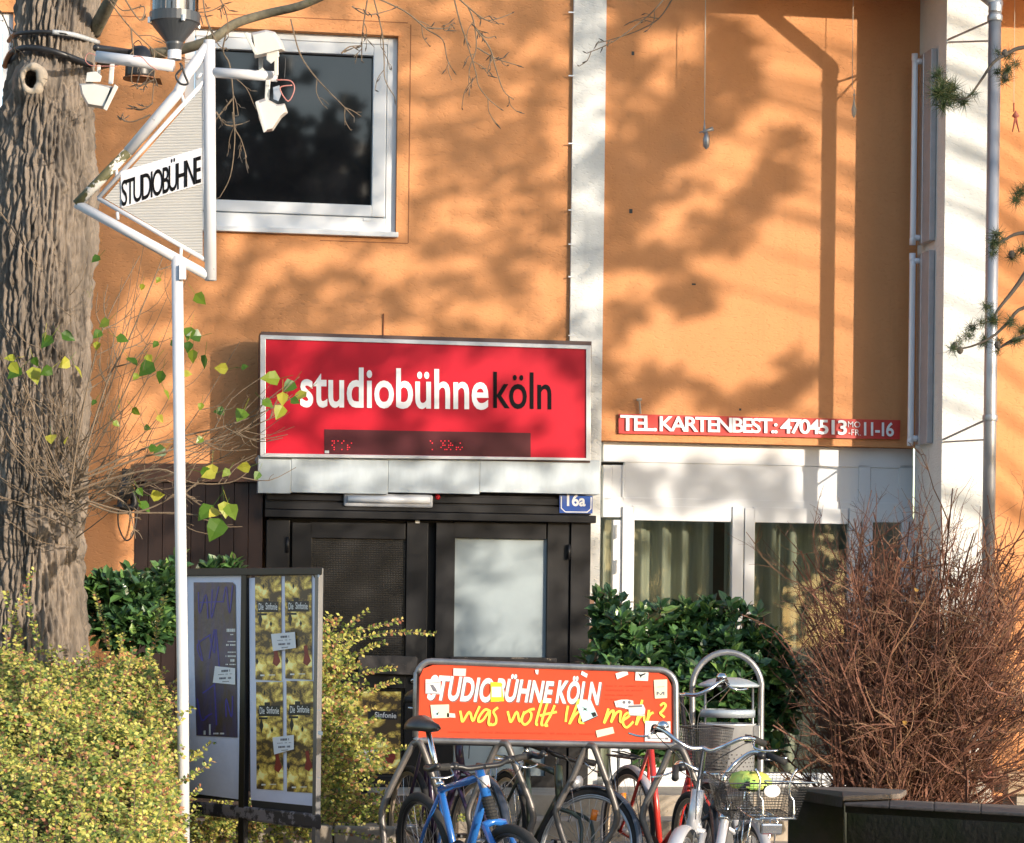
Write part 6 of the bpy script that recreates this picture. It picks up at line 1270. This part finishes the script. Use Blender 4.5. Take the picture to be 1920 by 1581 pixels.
# ------------------------------------------------------------------ the trees outside the picture that dapple the facade
m_cl = leafmat('shade_tree_leaf', [(0, (.03, .06, .015)), (1, (.08, .10, .03))], trans=.05)
def castpt(px_, py_, T, d=0.):   # a point T metres towards the sun from a place on the facade
    u, z = wl(px_, py_, d); return wp(u, d, z) + S * T
def stree(label, trunk_px, T, pts, hscale, seed):
    r_ = np.random.default_rng(seed); base = castpt(trunk_px, 1700, T); base[2] = 0
    t = thing('shade_tree', label, 'tree', tuple(base)); m = MB(); top = castpt(trunk_px, -150, T)
    m.tube([base, base * [1, 1, 0] + ZX * top[2] * .5, base * [1, 1, 0] + ZX * (top[2] + .5)], [.16, .12, .05], 12); n = 0
    P_ = np.array(pts); 
    for k in r_.choice(len(P_), min(30, len(P_)), replace=False):
        e = P_[k]; s_ = base * [1, 1, 0] + ZX * min(max(e[2] - 1.2, 2.2), top[2] - .3); m.tube(spline([s_, (s_ + e) / 2 + ZX * .25, e], 4), [.03, .028, .026, .024, .02, .016, .012, .01, .006], 5)
    obj('trunk', m, m_branch, t, smooth=True)
    l = MB(); l.scatter(SM_V, SM_F, P_, rots(len(P_), tuple(S), .9, r_), r_.uniform(.06, .11, len(P_))[:, None] * np.array([[1.4, 1, 1]])); obj('crown', l, m_cl, t, kind='stuff')
def inell(x, y, e):
    cx_, cy_, a, b_, th_ = e; c, s = math.cos(th_), math.sin(th_); dx, dy = x - cx_, y - cy_; return ((dx * c - dy * s) / a) ** 2 + ((dx * s + dy * c) / b_) ** 2
T1 = 13.0
# clumps whose shade falls on the middle wall: (col, row, half width, half height, tilt, weight)
BL = [(1215, 25, 90, 32, .0, 1), (1160, 110, 35, 60, .2, 1), (1345, 70, 42, 45, 0, .9), (1375, 110, 42, 60, .2, 1), (1320, 150, 40, 45, .3, 1), (1355, 185, 55, 55, .4, 1.2), (1290, 205, 55, 45, .5, 1), (1240, 235, 60, 45, .3, 1), (1310, 255, 55, 38, .4, 1.2), (1170, 200, 42, 30, 0, .8), (1200, 130, 50, 22, .4, .7),
      (1180, 290, 60, 40, .2, 1), (1250, 290, 40, 26, .3, .9), (1165, 370, 48, 55, .1, 1), (1215, 350, 38, 26, .2, .8), (1285, 355, 36, 16, .5, .8), (1170, 440, 40, 28, .2, .7), (1480, 265, 22, 34, -.4, .9), (1455, 320, 26, 40, .7, 1), (1425, 365, 40, 30, .7, 1.2), (1395, 395, 38, 28, .5, 1), (1465, 345, 22, 18, 0, .7),
      (1328, 425, 36, 34, .1, 1), (1365, 455, 36, 22, .5, .9), (1240, 470, 26, 26, 0, 1), (1262, 490, 36, 24, .3, 1.), (1165, 500, 42, 30, .1, 1.), (1290, 555, 42, 42, .3, 1.3), (1165, 590, 26, 50, -.2, .8), (1500, 700, 36, 45, .5, 1.), (1450, 735, 55, 30, .4, 1.), (1390, 760, 60, 24, .2, .9), (1225, 720, 36, 40, .4, .8), (1180, 760, 40, 30, .2, .7), (1320, 745, 40, 20, 0, .5),
      (1225, 905, 30, 45, .7, .9), (1330, 920, 36, 40, .6, .8), (1420, 905, 26, 50, .5, .8), (1480, 920, 30, 60, .4, .9), (1190, 870, 40, 14, 0, .8), (1360, 868, 60, 12, 0, .7), (1300, 1000, 60, 14, .2, .5), (1440, 1010, 90, 36, .1, .8), (1150, 700, 20, 60, 0, .6), (1420, 1180, 60, 160, 0, .7), (1510, 1150, 60, 180, 0, .7), (1270, 1150, 100, 40, 0, .6)]
pts = []
for cx_, cy_, a, b_, th_, w_ in BL:
    n = int(a * b_ * .066 * w_) + 8
    sub = [(math.sqrt(q0), q1 * 6.283) for q0, q1 in rng.random((int(a * b_ / 170) + 4, 2))]; c, s = math.cos(th_), math.sin(th_)
    for _ in range(n):
        r0, t = sub[rng.integers(len(sub))]; x, y = r0 * a * math.cos(t) + rng.normal() * 13, r0 * b_ * math.sin(t) + rng.normal() * 5
        pts.append(castpt(cx_ + x * c + y * s, cy_ - x * s + y * c, T1 + rng.normal() * .7))
stree('broad tree right of the viewpoint dappling the middle wall, outside the picture', 1990, T1, pts, 1, 3)
# the left half is mostly in shade with bright gaps
GAP = [(800, 150, 50, 22, 0), (745, 195, 30, 14, 0), (695, 18, 55, 20, 0), (840, 20, 50, 16, 0), (1048, 240, 22, 55, 0), (1050, 305, 30, 20, .3), (865, 382, 42, 17, .5), (932, 420, 26, 14, .3), (590, 480, 70, 26, .1), (735, 490, 55, 24, .2), (835, 500, 60, 15, .2), (690, 430, 70, 12, 0), (1030, 545, 34, 46, .2), (905, 578, 50, 18, .1), (975, 600, 40, 20, 0), (735, 625, 60, 16, 0), (625, 545, 32, 12, .2), (525, 130, 40, 20, 0), (500, 500, 36, 16, .4), (975, 165, 26, 14, .3), (780, 300, 22, 60, 0), (830, 205, 70, 12, .4), (985, 380, 20, 10, 0),
       (470, 560, 40, 14, .5), (440, 460, 40, 14, .4), (400, 530, 40, 12, .5), (330, 620, 60, 20, .4), (230, 620, 30, 40, .3), (280, 560, 40, 18, .5), (220, 750, 60, 60, .3), (300, 800, 90, 50, .2), (370, 862, 60, 22, 0), (350, 700, 50, 22, .5), (240, 860, 60, 30, 0), (370, 20, 200, 40, 0), (230, 60, 60, 60, 0), (200, 500, 16, 60, 0), (640, 60, 90, 22, 0), (740, 350, 14, 60, 0), (560, 380, 60, 10, 0),
       (1100, 180, 22, 60, 0), (1105, 380, 22, 40, .3), (1100, 560, 26, 50, 0), (1085, 650, 26, 20, 0), (1060, 110, 20, 20, 0)]
# gaps for the box sign, ledge and door stand further out, so they are shifted to where their light passes the facade plane
def shift(e, d):
    u, z = wl(e[0], e[1], d); q = wp(u - SU * d, 0, z - SZ * d); v = q - np.array([0, 0, CAMZ]); c, s = math.cos(ROLL), math.sin(ROLL); X_, Z_ = v[0] / v[1] * F, v[2] / v[1] * F
    return (CX + X_ * c + Z_ * s, HY - (-X_ * s + Z_ * c), *e[2:])
GAP += [shift(e, SD) for e in [(900, 700, 60, 26, .5), (1000, 740, 60, 50, .6), (1070, 780, 40, 60, 0), (760, 720, 50, 20, .6), (660, 790, 60, 22, 0), (540, 840, 36, 26, 0), (830, 800, 50, 24, 0), (1030, 830, 60, 20, 0), (950, 670, 40, 14, 0), (780, 830, 40, 12, 0)]]
GAP += [shift(e, VD) for e in [(560, 890, 40, 22, 0), (690, 892, 60, 20, 0), (940, 895, 36, 18, 0), (1060, 895, 60, 24, 0), (800, 880, 30, 12, 0), (960, 1040, 36, 26, 0), (1000, 1100, 46, 36, 0), (960, 1140, 50, 50, 0), (900, 1100, 30, 20, 0), (940, 1200, 46, 22, 0), (1000, 1180, 30, 50, 0), (640, 960, 60, 8, 0), (850, 1130, 14, 40, 0), (720, 1260, 50, 22, 0), (700, 1390, 60, 90, 0), (1030, 965, 50, 10, 0), (1040, 1060, 20, 30, 0), (770, 1180, 20, 40, 0)]]
pts = []; k = 0
while k < 15500:
    x, y = rng.uniform(20, 1135), rng.uniform(-150, 1330); k += 1
    if x < 330 and y > 900 : continue
    if x < 200 and y > 560: continue
    if x < 170 and y < 560 and rng.random() < .7: continue
    nv = noise.noise((x * .011 + y * .006, y * .02, 5.)) 
    if nv > .38: continue
    g_ = min(inell(x, y, e) for e in GAP)
    if g_ < 1.25: continue
    if y > 900 and x > 560 and rng.random() < .35: continue
    pts.append(castpt(x, y, 13.5 + rng.normal() * .8))
stree('second broad tree shading the left half of the facade, outside the picture', 125, 13.5, pts, 1, 4)
# wood across the street: only its reflection shows in the panes
m_bl = leafmat('far_tree_leaf', [(0, (.02, .04, .01)), (.6, (.05, .07, .02)), (1, (.14, .10, .04))], trans=.1)
for k, (x, y, h, w_) in enumerate(((-14, -22, 13, 4.2), (-5, -26, 15, 4.8), (3, -23, 12, 4.2), (9, -27, 16, 4.8), (15, -33, 15, 4.5), (-24, -26, 15, 5), (20.5, -25, 14, 4.6), (27, -25, 13, 4.2))):
    t = thing('background_tree', ['tall bushy tree across the street far left', 'tall tree across the street left of the middle', 'lower round tree across the street', 'tallest tree across the street', 'tree across the street furthest back on the right', 'broad tree across the street at the far left end', 'tree across the street right of the furthest one', 'tree across the street at the far right end'][k], 'tree', (x, y, 0), 0, 'trees across the street')
    m = MB(); m.tube([(x, y, -.2), (x, y, h * .4), (x, y, h * .8)], [.35, .25, .08], 10); obj('trunk', m, m_branch, t, smooth=True)
    n = 3800; v = rng.normal(size=(n, 3)); v /= np.linalg.norm(v, axis=1)[:, None]; rad = rng.uniform(.5, 1.0, n)[:, None]; P_ = np.array([x, y, h * .56]) + v * rad * np.array([w_, w_ * .8, h * .45]) * (1 + .25 * np.sin(v[:, :1] * 7 + k) * np.cos(v[:, 2:] * 6))
    m = MB(); m.scatter(SM_V, SM_F, P_, rots(n), rng.uniform(.45, .9, n)[:, None]); obj('crown', m, m_bl, t, kind='stuff')
